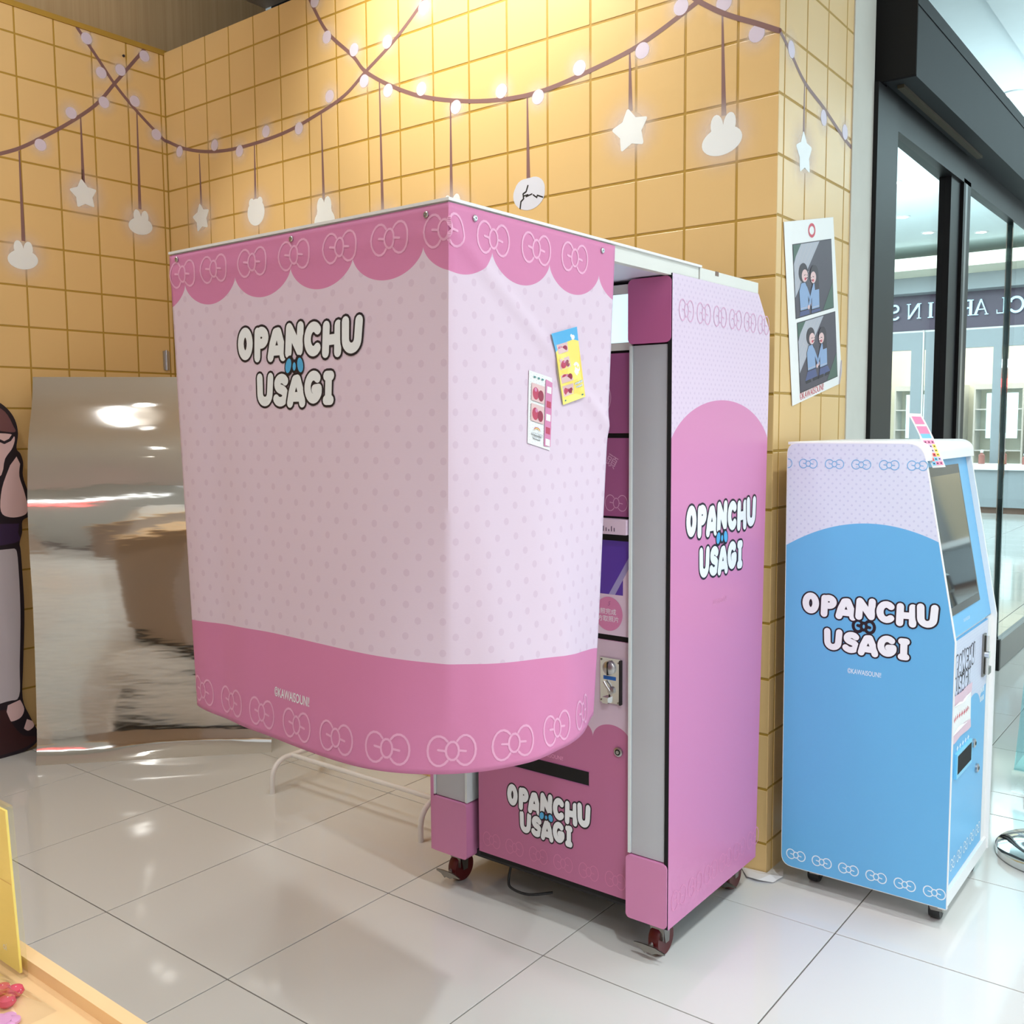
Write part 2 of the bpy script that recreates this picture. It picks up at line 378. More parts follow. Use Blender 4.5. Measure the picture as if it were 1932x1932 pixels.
def word(d, txt, ca, cb, width, height, black=0, white=1, tilt=0.0, slot=0.0, hair=False):
    total = sum(ADV.get(c, 1.0) for c in txt); sx = width / total; sy = height / 1.3; x = -total / 2
    for k, c in enumerate(txt):
        wob = 0.05 * math.sin(k * 2.1 + 1)
        def T(p, x=x, wob=wob): return (ca + (x + p[0]) * sx, cb + (p[1] - .65 + wob) * sy + (x + p[0]) * sx * tilt)
        o = slot + k * 0.00012
        for st in GL[c]: d.line([T(p) for p in st], 0.262 if not hair else 0.245, black, o, sx, sy)
        for st in GL[c]: d.line([T(p) for p in st], 0.178 if not hair else 0.165, white, o + 0.00006, sx, sy)
        x += ADV.get(c, 1.0)
def blue_bow(d, ca, cb, wd, ht, black=0, blue=2, slot=0.0009):
    for sg in (-1, 1): d.ell(ca + sg * wd * .27, cb, wd * .24, ht * .5, black, slot, 16, sg * .25)
    d.ell(ca, cb - ht * .05, wd * .16, ht * .34, black, slot, 14)
    for sg in (-1, 1): d.ell(ca + sg * wd * .31, cb, wd * .15, ht * .36, blue, slot + .00006, 14, sg * .25)
    d.ell(ca, cb - ht * .05, wd * .15, ht * .30, black, slot + .0001, 14); d.ell(ca, cb - ht * .05, wd * .085, ht * .2, blue, slot + .00015, 12)
def line_bow(d, ca, cb, wd, ht, hw, mi=0, tilt=0.0):
    k = wd / 1.84; q = ht / .88
    def T(pts): return [(ca + x * k, cb + y * q + x * k * tilt) for x, y in pts]
    d.line(T(arc(-.5, 0, .42, .42, 40, 320, 14)), hw, mi); d.line(T(arc(.5, 0, .42, .42, 140, -140, 14)), hw, mi)
    d.line(T(arc(0, 0, .24, .26, 0, 360, 14)), hw, mi); d.line(T([(-.26, 0), (-.52, .03)]), hw, mi); d.line(T([(.26, 0), (.52, -.03)]), hw, mi)


def cells(a0, a1, lines_from, step, gap):
    """tile spans between joints lines_from + k*step inside [a0, a1]"""
    k0 = math.floor((a0 - lines_from) / step); out = []; e = lines_from + k0 * step
    while e < a1 - 1e-6:
        lo, hi = max(e + gap / 2, a0), min(e + step - gap / 2, a1)
        if hi - lo > 0.006: out.append((lo, hi))
        e += step
    return out
TILE_MESH = {}
def tile(parent, name, m, origin, size, axis, thick, key):
    """one tile: shares its mesh with all tiles of the same size; axis is the thin direction, origin its low corner"""
    k = (key, axis, round(size[0], 4), round(size[1], 4))
    me = TILE_MESH.get(k)
    if me is None:
        a, b = size; c = 0.0012; t = thick
        # bevelled slab: 2 rings, front face at local t = 0, body reaching back to -thick
        ring0 = [(0, 0), (a, 0), (a, b), (0, b)]; ring1 = [(c, c), (a - c, c), (a - c, b - c), (c, b - c)]
        def w3(p, d):
            if axis == 'z': return (p[0], p[1], d)
            if axis == 'y': return (p[0], -d, p[1])
            return (d, p[0], p[1])
        vs = [w3(p, -t) for p in ring0] + [w3(p, -c * .5) for p in ring0] + [w3(p, 0) for p in ring1]
        fs = [(8, 9, 10, 11)] + [(4 + i, 4 + (i + 1) % 4, 8 + (i + 1) % 4, 8 + i) for i in range(4)] + [(i, (i + 1) % 4, 4 + (i + 1) % 4, 4 + i) for i in range(4)]
        me = bpy.data.meshes.new(name); me.from_pydata(vs, [], fs); me.materials.append(m); me.update()
        import bmesh
        bm = bmesh.new(); bm.from_mesh(me); bmesh.ops.recalc_face_normals(bm, faces=bm.faces); bm.to_mesh(me); bm.free()
        TILE_MESH[k] = me
    o = bpy.data.objects.new(name, me); COL.objects.link(o); o.parent = parent; o.location = Vector(origin) - ROOT.get(parent.name, Vector((0, 0, 0))); return o


# ================================================================== THE SETTING
BW, LW, BX = 2.9187, -4.4323, -1.2306
TOP = 3.31
# ---- floor
mb = MB(); mb.box(-6.5, 8.5, -7.6, 20.5, -0.06, -0.003); floor = mb.build('floor', M_fgrout); floor['kind'] = 'structure'
for (y0, y1) in cells(-5.714, 3.886, 1.486, 0.6, 0.004):
    for (x0, x1) in cells(-5.1215, 4.4785, -3.3215, 0.6, 0.004):
        tile(floor, 'floor_tile', M_ftile, (x0, y0, R_.uniform(-.0002, 0)), (x1 - x0, y1 - y0), 'z', 0.006, 'f')
rows = [(3.889, 4.135)] + [(a, b) for a, b in cells(4.137, 17.2, 4.137, 0.577, 0.004)]
for (y0, y1) in rows:
    for (x0, x1) in cells(-1.22, 5.0, -0.932, 1.2, 0.004):
        tile(floor, 'marble_tile', M_marble, (x0, y0, R_.uniform(-.0002, 0)), (x1 - x0, y1 - y0), 'z', 0.006, 'm')
# ---- back wall with its printed wrap
wall_back = struct('wall_back', (LW, BW, 0))
mb = MB(); mb.box(LW - .12, BX - .06, BW + .0015, BW + .14, 0, TOP); mb.box(-2.3, BX - .062, BW + .14, 3.569, 0, TOP)
mb.build('wall_panel', M_grout, wall_back)
RZ = 3.0031
xs = cells(LW + .004, BX, -4.2755, 0.18192, 0.0085); zs = cells(0.0, TOP, RZ, 0.1815, 0.0085)
low = MB()
for iz, (z0, z1) in enumerate(reversed(zs)):
    for (x0, x1) in xs:
        if iz < 14 or x1 > -1.5: tile(wall_back, 'wall_tile', M_ytile, (x0, BW, z0), (x1 - x0, z1 - z0), 'y', 0.0016, 'w')
        else: low.box(x0, x1, BW, BW + .0026, z0, z1)
low.build('low_wall_tiles', M_ytile, wall_back, kind='stuff')
wall_left = struct('wall_left', (LW, 1.0, 0))
mb = MB(); mb.box(LW - .12, LW - .0015, -1.6, BW + .14, 0, TOP); mb.build('wall_panel', M_grout, wall_left)
for (z0, z1) in cells(0.0, TOP - .012, RZ, 0.1815, 0.0085):
    for (y0, y1) in cells(0.4, BW - .004, 2.1836, 0.1775, 0.0085):
        tile(wall_left, 'wall_tile', M_ytile, (LW, y0, z0), (y1 - y0, z1 - z0), 'x', 0.0016, 'w')
wall_right = struct('wall_right', (BX, 3.2, 0))
mb = MB(); mb.box(BX - .06, BX - .0015, BW + .0015, 3.569, 0, 4.25); mb.build('wall_panel', M_grout, wall_right)
for (z0, z1) in cells(0.0, 4.25, RZ + .004, 0.1815, 0.0085):
    for (y0, y1) in [(BW + .0027, 2.960), (2.968, 3.136), (3.144, 3.321), (3.329, 3.498), (3.506, 3.569)]:
        tile(wall_right, 'wall_tile', M_ytile, (BX, y0, z0), (y1 - y0, z1 - z0), 'x', 0.0016, 'w')
# upper part of the pillar above the partition line
for (z0, z1) in cells(TOP + .006, 4.25, RZ, 0.1815, 0.0085):
    for (x0, x1) in cells(-2.29, BX, -4.2755, 0.18192, 0.0085)[-2:]:
        pass
mb = MB(); mb.box(LW - .12, LW + .006, -1.6, BW + .02, TOP - .012, TOP + .012); o = mb.build('trim_1', M_grout); o['kind'] = 'structure'
mb = MB(); mb.box(BX - .15, BX + .004, 3.569, 3.792, 0, 4.25); o = mb.build('trim_2', M_plaster); o['kind'] = 'structure'

# wood-clad wall of the building behind the partition
def wood_wall_mat():
    m = mat('vertical_grain_wood', (150, 124, 86), 0.55); nt = m.node_tree; b = nt.nodes['Principled BSDF']
    tc = nt.nodes.new('ShaderNodeTexCoord'); mp = nt.nodes.new('ShaderNodeMapping'); mp.inputs['Scale'].default_value = (40, 40, 0.7)
    n = nt.nodes.new('ShaderNodeTexNoise'); n.inputs['Scale'].default_value = 1.5; n.inputs['Detail'].default_value = 4
    nt.links.new(tc.outputs['Object'], mp.inputs[0]); nt.links.new(mp.outputs[0], n.inputs['Vector'])
    mx = nt.nodes.new('ShaderNodeMix'); mx.data_type = 'RGBA'; mx.inputs['A'].default_value = (*lin((168, 140, 100)), 1); mx.inputs['B'].default_value = (*lin((204, 178, 138)), 1)
    nt.links.new(n.outputs['Fac'], mx.inputs['Factor']); nt.links.new(mx.outputs['Result'], b.inputs['Base Color']); return m
mb = MB(); mb.box(-4.62, -4.56, -4.0, 3.66, 0, 3.79); o = mb.build('wall_far', wood_wall_mat()); o['kind'] = 'structure'
mb = MB(); mb.box(-6.0, 3.2, -7.2, 3.66, 3.79, 3.87); o = mb.build('ceiling', M_shopceil); o['kind'] = 'structure'
mb = MB(); mb.box(-4.56, -2.2, 3.70, 3.74, 3.0, 4.3); o = mb.build('trim_3', M_blackgap); o['kind'] = 'structure'
mb = MB(); mb.box(-6.0, 8.2, 3.66, 20.4, 4.30, 4.38); mb.box(-1.62, -1.30, 3.8, 17.0, 4.22, 4.30); o = mb.build('ceiling_mall', M_ceil); o['kind'] = 'structure'; o.name = 'ceiling.001'

# ---- printed string lights on the walls
GAR = {
 'L': dict(strings=[[(2.094, 2.653), (2.178, 2.694), (2.273, 2.756), (2.413, 2.857), (2.55, 2.973), (2.648, 3.093), (2.718, 3.18), (2.813, 3.297)],
                    [(2.473, 3.297), (2.56, 3.197), (2.648, 3.093), (2.76, 2.993), (2.891, 2.897), (2.914, 2.886)]],
           bulbs=[(2.517, 3.262), (2.812, 3.266), (2.583, 3.126), (2.682, 3.165), (2.59, 2.993), (2.751, 3.038), (2.426, 2.905), (2.275, 2.73), (2.862, 2.906)],
           hang=[((2.178, 2.682), (2.177, 2.292), 'bunny', (2.171, 2.229), 1.0), ((2.471, 2.899), (2.47, 2.6), 'star', (2.47, 2.547), 1.0), ((2.76, 2.988), (2.756, 2.527), 'bunny', (2.756, 2.463), .95)]),
 'B': dict(strings=[[(-4.428, 2.884), (-4.417, 2.88), (-4.276, 2.822), (-4.084, 2.776), (-3.86, 2.754), (-3.543, 2.761), (-3.306, 2.799), (-3.138, 2.842), (-3.009, 2.91), (-2.84, 2.996), (-2.68, 3.106), (-2.55, 3.22), (-2.47, 3.30)],
                    [(-3.345, 3.30), (-3.339, 3.278), (-3.237, 3.123), (-3.085, 2.991), (-3.009, 2.91), (-2.859, 2.82), (-2.687, 2.744), (-2.47, 2.684), (-2.267, 2.652), (-2.099, 2.649), (-1.919, 2.672), (-1.75, 2.703), (-1.631, 2.742), (-1.498, 2.798)],
                    [(-1.55, 2.85), (-1.517, 2.808), (-1.416, 2.737), (-1.301, 2.677), (-1.2315, 2.640)]],
           bulbs=[(-4.326, 2.818), (-4.041, 2.798), (-3.853, 2.739), (-3.657, 2.791), (-3.432, 2.763), (-3.23, 2.857), (-3.019, 2.875), (-3.309, 3.266), (-3.238, 3.101), (-3.075, 3.012), (-2.882, 2.998), (-2.683, 3.079), (-2.883, 2.809), (-2.7, 2.777), (-2.523, 2.673), (-2.301, 2.686), (-2.134, 2.631), (-1.956, 2.692), (-1.706, 2.692), (-1.564, 2.794), (-1.414, 2.768), (-1.304, 2.649)],
           hang=[((-4.165, 2.78), (-4.163, 2.529), 'star', (-4.166, 2.477), 1.0), ((-3.742, 2.755), (-3.747, 2.502), 'round', (-3.745, 2.452), 1.0), ((-3.285, 2.806), (-3.282, 2.429), 'tall', (-3.28, 2.373), 1.0),
                 ((-2.931, 2.852), (-2.926, 2.336), 'round', (-2.927, 2.273), 1.0), ((-2.55, 2.696), (-2.551, 2.315), 'bunny', (-2.552, 2.287), 1.0), ((-2.182, 2.646), (-2.179, 2.347), 'egg', (-2.177, 2.298), 1.0),
                 ((-1.754, 2.699), (-1.75, 2.506), 'star', (-1.751, 2.444), 1.05), ((-1.419, 2.733), (-1.41, 2.426), 'bunny', (-1.416, 2.368), 1.02)]),
 'R': dict(strings=[[(2.9215, 2.639), (2.998, 2.605), (3.123, 2.543), (3.298, 2.504), (3.481, 2.454), (3.567, 2.437)]],
           bulbs=[(3.011, 2.612), (3.295, 2.474), (3.501, 2.474)],
           hang=[((3.123, 2.543), (3.123, 2.374), 'star', (3.13, 2.323), 1.0)])}
SURF = {'L': (lambda a, b, t: (LW + t, a, b), wall_left), 'B': (lambda a, b, t: (a, BW - t, b), wall_back), 'R': (lambda a, b, t: (BX + t, a, b), wall_right)}
def smooth_poly(P, n=6):
    out = []
    for i in range(len(P) - 1):
        p0, p1, p2, p3 = P[max(i - 1, 0)], P[i], P[i + 1], P[min(i + 2, len(P) - 1)]
        for k in range(n):
            f = k / n
            out.append(tuple(.5 * (2 * b + (c - a) * f + (2 * a - 5 * b + 4 * c - e) * f * f + (-a + 3 * b - 3 * c + e) * f ** 3) for a, b, c, e in zip(p0, p1, p2, p3)))
    return out + [P[-1]]
def hang_shape(d, kind, c, s):
    x, z = c
    if kind == 'star':
        P = []
        for k in range(10):
            r = (.062 if k % 2 == 0 else .036) * s; a = math.radians(90 + 36 * k + 8); P.append((x + r * math.cos(a), z + r * math.sin(a)))
        d.poly(P); d.line(P + [P[0]], .006)
    elif kind == 'bunny':
        d.ell(x, z - .018 * s, .068 * s, .043 * s, n=28, rot=.10)
        for sg in (-1, 1): d.ell(x + sg * .021 * s + .004, z + .028 * s, .021 * s, .036 * s, n=18, rot=-sg * .12)
        d.ell(x, z, .045 * s, .03 * s, n=20)
    elif kind == 'tall':
        d.ell(x, z - .03, .066, .055, n=28)
        for sg in (-1, 1): d.ell(x + sg * .022, z + .035, .024, .040, n=18)
        d.ell(x, z + .006, .048, .04, n=20)
    elif kind == 'round':
        d.ell(x, z - .006, .062, .060, n=30)
        for sg in (-1, 1): d.ell(x + sg * .030, z + .038, .020, .022, n=14)
    else:
        d.ell(x, z, .072, .057, n=30); d.ell(x + .020, z + .012, .052, .046, n=24); d.ell(x - .02, z + .012, .046, .044, n=20)
for key, g in GAR.items():
    fn, par = SURF[key]
    h = Decal(fn, .0001)
    for (x, z) in g['bulbs']: h.halo(x, z, .078, .078)
    for _, _, kd, c, s in g['hang']:
        if kd != 'egg': h.halo(c[0], c[1], .145, .145, off=.00005); h.halo(c[0], c[1], .115, .115, off=.00007)
    h.build('glow_print', M_halo, par, recalc=False)
    for q_, st in enumerate(g['strings']):
        d = Decal(fn, .0005 + .00012 * q_); d.line(smooth_poly(st), .0078); d.build('string_print', M_string, par)
    for (x, z) in g['bulbs']:
        d = Decal(fn, .0007); d.ell(x, z, .0265, .026, n=20, rot=.3); d.build('bulb_print', M_bulb, par)
    for t, b, kd, c, s in g['hang']:
        d = Decal(fn, .0003); d.line([t, b], .0030, round_=False, hw2=.0085); d.build('cord_print', M_string, par)
        d = Decal(fn, .0007); hang_shape(d, kd, c, s); o = d.build('star_print' if kd == 'star' else 'lamp_print', M_shape if kd != 'egg' else mat('cool_grey_ink', (214, 216, 230), .5), par)
        if kd == 'egg':
            d = Decal(fn, .0009); x, z = c
            d.line([(x - .004, z + .030), (x - .012, z + .010), (x - .026, z + .004), (x - .024, z - .014), (x - .036, z - .022), (x - .040, z - .046)], .0030)
            d.line([(x - .024, z - .004), (x - .004, z - .002), (x - .012, z - .008), (x + .014, z - .002)], .0025); d.line([(x + .020, z - .006), (x + .036, z - .018), (x + .038, z - .010), (x + .062, z - .020)], .0025)
            d.build('crack_print', M_crack, par)
# small steel hinge on the left wall
mb = MB(); mb.box(LW, LW + .004, 2.852, 2.888, 1.752, 1.846); mb.tube([(LW + .006, 2.868, 1.75), (LW + .006, 2.868, 1.85)], .006); mb.build('hinge', M_steel, wall_left, smooth=True)
mb = MB(); mb.lathe([(.001, 0), (.006, .001), (.006, .006), (.002, .008)], (LW, 2.700, 3.235), 'x'); mb.build('screw_head', M_black, wall_left, smooth=True)

# ---- glazed storefront beside the pillar
GX = -1.25
door = struct('door_1', (GX, 4.0, 0))
mb = MB(); mb.box(GX - .06, GX + .04, 3.792, 4.04, 0, 2.72); mb.build('door_frame', M_frame, door)
mb = MB(); mb.box(GX - .06, GX + .02, 4.93, 5.10, 0, 2.62); mb.box(GX - .01, GX + .035, 5.10, 5.235, 0, 2.62); mb.build('door_post', M_frame, door)
mb = MB(); mb.box(GX + .028, GX + .036, 5.13, 5.17, 0.1, 2.60); mb.build('post_strip', M_rail, door)
mb = MB(); mb.box(GX - .06, GX + .035, 3.9, 9.0, 2.60, 2.735); mb.build('door_head_rail', M_frame, door)
mb = MB(); mb.box(GX + .02, GX + .034, 4.05, 9.0, 2.605, 2.63); mb.build('head_rail_lip', M_header, door)
for (y0, y1, x) in [(5.235, 6.39, GX + .012), (6.26, 7.6, GX + .03), (7.62, 8.9, GX + .03)]:
    mb = MB(); mb.box(x - .005, x, y0, y1, 0.12, 2.605); mb.build('glass_pane', M_glass, door)
mb = MB(); mb.prism([(GX + .004, 4.04), (GX - .0069, 4.93), (GX - .0119, 4.93), (GX - .001, 4.04)], lambda a, b, t: (a, b, .12 + 2.485 * t)); mb.build('glass_pane', M_glass, door)
mb = MB(); mb.box(GX + .012, GX + .026, 6.375, 6.40, 0.1, 2.6); mb.build('pane_seal', M_frame, door)
mb = MB(); mb.box(GX + .005, GX + .05, 6.24, 9.0, 0.006, 0.175); mb.build('bottom_rail', M_rail, door)
mb = MB(); mb.box(GX - .03, GX + .05, 6.205, 6.24, 0.0, 0.185); mb.build('rail_end', M_blackrub, door)
mb = MB(); mb.box(GX - .03, GX + .02, 4.04, 6.24, 0.006, 0.12); mb.build('bottom_rail', M_rail, door)
mb = MB(); mb.box(GX - .06, -1.10, 3.872, 9.0, 2.735, 2.985); mb.box(GX - .06, -1.104, 3.872, 9.0, 2.985, 2.993); mb.build('header_box', M_header, door)
mb = MB(); mb.box(GX - .06, -1.10, 3.872, 9.0, 2.993, 3.045); mb.build('header_cap', M_header, door)
mb = MB(); mb.box(GX - .06, -1.101, 3.867, 3.8719, 2.74, 3.06); mb.box(GX - .06, GX - .02, 3.80, 3.872, 2.6, 3.3); mb.build('header_end', M_blackgap, door)
mb = MB(); mb.box(-1.185, -1.160, 3.93, 5.2, 2.722, 2.735); mb.build('header_track', mat('olive_track', (62, 54, 36), .6), door)
mb = MB(); mb.box(-5.5, GX - .07, 3.80, 3.86, 0, 3.3); o = mb.build('wall_vestibule', M_blackgap); o['kind'] = 'structure'
mb = MB(); mb.box(-4.2, -4.1, 3.86, 12.0, 0, 4.3); o = mb.build('wall_inner', M_greyframe); o['kind'] = 'structure'

# ---- the shop across the mall, which the storefront glass mirrors
SY = 18.0
shop = struct('wall_front', (1.5, SY, 0))
mb = MB(); mb.box(-0.6, 5.2, SY, SY + .25, 3.05, 3.66); mb.build('sign_fascia', M_signband, shop)
mb = MB(); mb.box(-0.6, 5.2, SY - .35, SY + .25, 3.66, 3.92); mb.build('soffit_band', M_greyframe, shop)
mb = MB(); mb.box(-0.6, 5.2, SY - 1.2, SY + .25, 3.92, 4.12); mb.build('cove_ledge', M_cream, shop)
mb = MB(); mb.box(-0.6, 5.2, SY - .02, SY + .02, 3.02, 3.05); mb.build('fascia_trim', M_offw, shop)
for x0, x1 in ((2.02, 2.20), (1.80, 1.96), (1.13, 1.26), (0.2, 0.35), (3.2, 3.4)):
    mb = MB(); mb.box(x0, x1, SY - .04, SY + .09, 0, 2.72); mb.build('shop_frame', M_greyframe, shop)
mb = MB(); mb.box(1.985, 2.01, SY - .06, SY, 0, 3.05); mb.build('shop_mullion', M_offw, shop)
mb = MB(); mb.box(-0.6, 5.2, SY - .03, SY + .08, 2.72, 3.02); mb.build('shop_head', M_greyframe, shop)
mb = MB(); mb.box(-0.8, 5.4, SY + 3.2, SY + 3.3, 0, 3.6); mb.box(-.8, -.7, SY + .25, SY + 3.2, 0, 3.6); mb.box(5.3, 5.4, SY + .25, SY + 3.2, 0, 3.6); mb.build('shop_interior', M_cream, shop)
light('shop_interior_light', 'AREA', (2.2, SY + 1.6, 3.5), 160, (1.0, .98, .9), (2.2, SY + 2.2, 0), shape='RECTANGLE', size=5, size_y=2)
# raised serif letters of the fascia sign
sign = thing('fascia_sign', 'pale blue lit serif letters on plum fascia, mirrored in the storefront glass', 'sign', (1.9, SY, 3.26))
def serif(d, ch, x, s):
    """roman capital in a cell s high; thick and thin strokes with bracketed serifs"""
    def q(*p): d.poly([(x + a * s, 3.255 + b * s) for a, b in p])
    def rc(a0, a1, b0, b1): q((a0, b0), (a1, b0), (a1, b1), (a0, b1))
    if ch == 'I': rc(.10, .28, 0, 1); rc(.02, .36, 0, .05); rc(.02, .36, .95, 1)
    elif ch == 'L': rc(.10, .28, 0, 1); rc(.02, .36, .95, 1); rc(.02, .66, 0, .06); q((.60, .06), (.66, .06), (.66, .26), (.63, .26))
    elif ch == 'A': q((.06, .03), (.13, .03), (.46, .88), (.42, 1)); q((.40, 1), (.70, .03), (.86, .03), (.50, 1)); rc(.22, .66, .32, .38); rc(0, .22, 0, .05); rc(.60, .94, 0, .05)
    elif ch == 'N': rc(.09, .17, 0, 1); q((.04, 1), (.24, 1), (.86, .0), (.72, .0)); rc(.75, .83, 0, 1); rc(0, .26, 0, .05); rc(.66, .92, .95, 1); rc(0, .16, .95, 1)
    elif ch == 'R':
        rc(.10, .28, 0, 1); rc(.02, .36, 0, .05); rc(.02, .26, .95, 1); d.line([(x + a * s, 3.255 + b * s) for a, b in [(.26, .97)] + arc(.40, .73, .2, .235, 88, -88, 10) + [(.26, .5)]], .05 * s)
        q((.34, .5), (.46, .5), (.84, .0), (.66, .0)); rc(.66, .90, 0, .05)
    elif ch == 'C': d.line([(x + a * s, 3.255 + b * s) for a, b in arc(.48, .5, .40, .46, 45, 315, 18)], .075 * s); rc(.72, .80, .66, .9)
    elif ch == 'K': rc(.10, .28, 0, 1); rc(.02, .36, 0, .05); rc(.02, .36, .95, 1); q((.26, .42), (.33, .42), (.78, 1), (.68, 1)); q((.38, .58), (.50, .66), (.86, 0), (.66, 0)); rc(.6, .92, 0, .05); rc(.58, .88, .95, 1)
    elif ch == 'S': d.line([(x + a * s, 3.255 + b * s) for a, b in arc(.36, .73, .24, .225, 35, 250, 10) + arc(.36, .27, .27, .235, 80, -150, 10)], .065 * s)
for ch, cx_, wd in zip('CLARINS', (0, .184, .513, .735, .935, 1.21, 1.532), (.86, .66, .92, .88, .38, .92, .72)):
    d = Decal(lambda a, b, t: (a, SY - .03 - t, b), .03); serif(d, ch, .96 + cx_ - wd * .13, .26); d.build('sign_letter', M_letter, sign, recalc=False)
# display counter, shelves and bottles inside that shop
mb = MB(); mb.box(-0.2, 3.9, SY - .95, SY - .35, .10, .70); cn = thing('display_counter', 'grey shop counter with a bright white top, seen in the glass reflection', 'counter', (1.8, SY - .65, 0))
mb.build('counter_body', M_greyframe, cn); mb = MB(); mb.box(-.25, 3.95, SY - 1.0, SY - .3, .70, .78); mb.build('counter_top', M_white, cn); mb = MB(); mb.box(-.15, 3.85, SY - .9, SY - .4, .0, .10); mb.build('plinth', M_darkwood, cn)
for k in range(6):
    px = .35 + k * .30; a = R_.uniform(.035, .05); hh = R_.uniform(.16, .26)
    mb = MB(); mb.lathe([(a, 0), (a * 1.05, .02), (a, hh * .65), (a * .4, hh * .75), (a * .4, hh * .82)], (px, SY - .66, .78)); mb.lathe([(a * .5, hh * .82), (a * .5, hh), (a * .2, hh * 1.02)], (px, SY - .66, .78), mi=1)
    solo(mb, 'perfume_bottle', [mat('amber_glass', (170, 110, 100), .1), M_white], 'small bottle on the white counter across the mall, seen mirrored in the glass', 'bottle', 'bottles on the mirrored counter', base=(px, SY - .66, .78), smooth=True)
for i, x0 in enumerate((2.35, 1.30, 0.35)):
    t = thing('display_cabinet', ['lit wall cabinet mirrored in the leftmost glass pane', 'lit wall cabinet mirrored just right of the door post', 'lit wall cabinet mirrored at the right frame edge'][i], 'cabinet', (x0 + .42, SY + 2.9, 0))
    mb = MB(); mb.box(x0, x0 + .85, SY + 2.7, SY + 3.18, 0, .5); mb.box(x0, x0 + .03, SY + 2.7, SY + 3.18, .5, 2.1); mb.box(x0 + .82, x0 + .85, SY + 2.7, SY + 3.18, .5, 2.1); mb.box(x0, x0 + .85, SY + 2.7, SY + 3.18, 2.1, 2.2); mb.build('cabinet_body', M_offw, t)
    for zz in (.9, 1.3, 1.7):
        mb = MB(); mb.box(x0 + .03, x0 + .82, SY + 2.72, SY + 3.15, zz, zz + .02); mb.build('shelf', M_white, t)
    mb = MB(); mb.box(x0 + .10, x0 + .30, SY + 2.71, SY + 2.72, 1.15, 2.02); mb.box(x0 + .45, x0 + .62, SY + 2.71, SY + 2.72, 1.15, 2.02); mb.build('light_panel', M_lamp, t)
for k, (x, y) in enumerate([(-1.9, 9.6), (0.99, 12.2), (1.40, 12.6), (1.43, 14.3), (1.43, 15.7), (1.10, 16.1), (2.26, 15.2), (2.6, 13.2), (2.9, 15.6)]):
    mb = MB(); mb.lathe([(.10, 0), (.10, -.012), (.075, -.014)], (x, y, 4.30)); mb.lathe([(.072, -.010), (.072, -.0145)], (x, y, 4.30), mi=1)
    solo(mb, 'downlight', [M_white, mat('lamp_disc', (255, 255, 255), .4, emit=(255, 252, 244), estr=9.0)], 'round recessed downlight in the white mall ceiling', 'lamp', 'downlights in the mall ceiling', base=(x, y, 4.30), smooth=True)

# ================================================================== PHOTO BOOTH
booth = thing('photo_booth', 'pink photo booth on casters with white canopy, beside the yellow pillar', 'photo booth', (-1.63, 2.45, 0))
FX0, FX1, FY = -2.05, -1.205, 2.24
def uvpanel(mb, fn, P, mi=0):
    """flat polygon with its own metric UVs"""
    tris = tessellate_polygon([[Vector((a, b, 0)) for a, b in P]]); b = mb.add([fn(a, c) for a, c in P], [tuple(t) for t in tris], mi)
    for i, p in enumerate(P): mb.uv[b + i] = p
def side_pat(u, v):
    x = (u - 2.512) / .325
    arch = (1.355 + (1.0 - (x * x).min(1.0)).sqrt() * .17)
    return [(None, (224, 204, 226)), (dots(u, v, .024, .013, .0036), (212, 190, 216)), (v.lt(arch.max(1.36)), (212, 134, 180))]
M_side = pattern_mat('side_panel_print', side_pat, .33)
prof = [(2.215, .118), (2.775, .118), (2.800, .9), (2.82, 1.60), (2.82, 1.735), (2.735, 1.838), (2.215, 1.838)]
mb = MB(); mb.prism(prof, lambda a, b, t: (FX1 - .012 + .0118 * t, a, b)); mb.build('side_panel', M_blackgap, booth)
mb = MB(); uvpanel(mb, lambda a, b: (FX1 + .0004, a, b), prof); mb.build('side_panel_print', M_side, booth, recalc=False)
mb = MB(); mb.prism(prof, lambda a, b, t: (FX0 - .004 + .012 * t, a, b)); mb.build('side_panel', M_pink_side, booth)
sd = lambda a, b, t: (FX1 + .0004 + t, a, b)
d = Decal(sd, .0006); word(d, 'OPANCHU', 2.515, 1.200, .440, .092); word(d, 'USAGI', 2.512, 1.083, .275, .088); blue_bow(d, 2.510, 1.143, .075, .046); d.build('logo_print', [M_black, M_ink, M_blue], booth, recalc=False)
def bows(fn, base, spots, wd, ht, hw, m, parent):
    for a, b in spots:
        d = Decal(fn, base); line_bow(d, a, b, wd, ht, hw); d.build('bow_print', m, parent, recalc=False)
bows(sd, .0006, [(y, 1.751) for y in (2.290, 2.388, 2.485, 2.582, 2.679, 2.773)], .078, .056, .0016, M_bowpink2, booth)
bows(sd, .0006, [(2.275 + .0955 * k, .186) for k in range(6)], .082, .056, .0016, mat('faint_pink_ink', (226, 146, 190), .4), booth)
d = Decal(sd, .0006); d.text('©KAWAISOUNI!', 2.504, .964, .016, .085, shear=.0); d.build('copyright_print', M_bowpink, booth, recalc=False)
# core and front
mb = MB(); mb.box(-1.875, FX1 - .013, FY + .004, 2.735, .135, 1.82); mb.box(FX0 + .008, -1.875, 2.34, 2.735, .135, 1.82); mb.build('cabinet_core', M_blackgap, booth)
mb = MB(); mb.box(FX0, FX1 - .01, 2.26, 2.76, .118, .140); mb.build('base_tray', M_blackrub, booth)
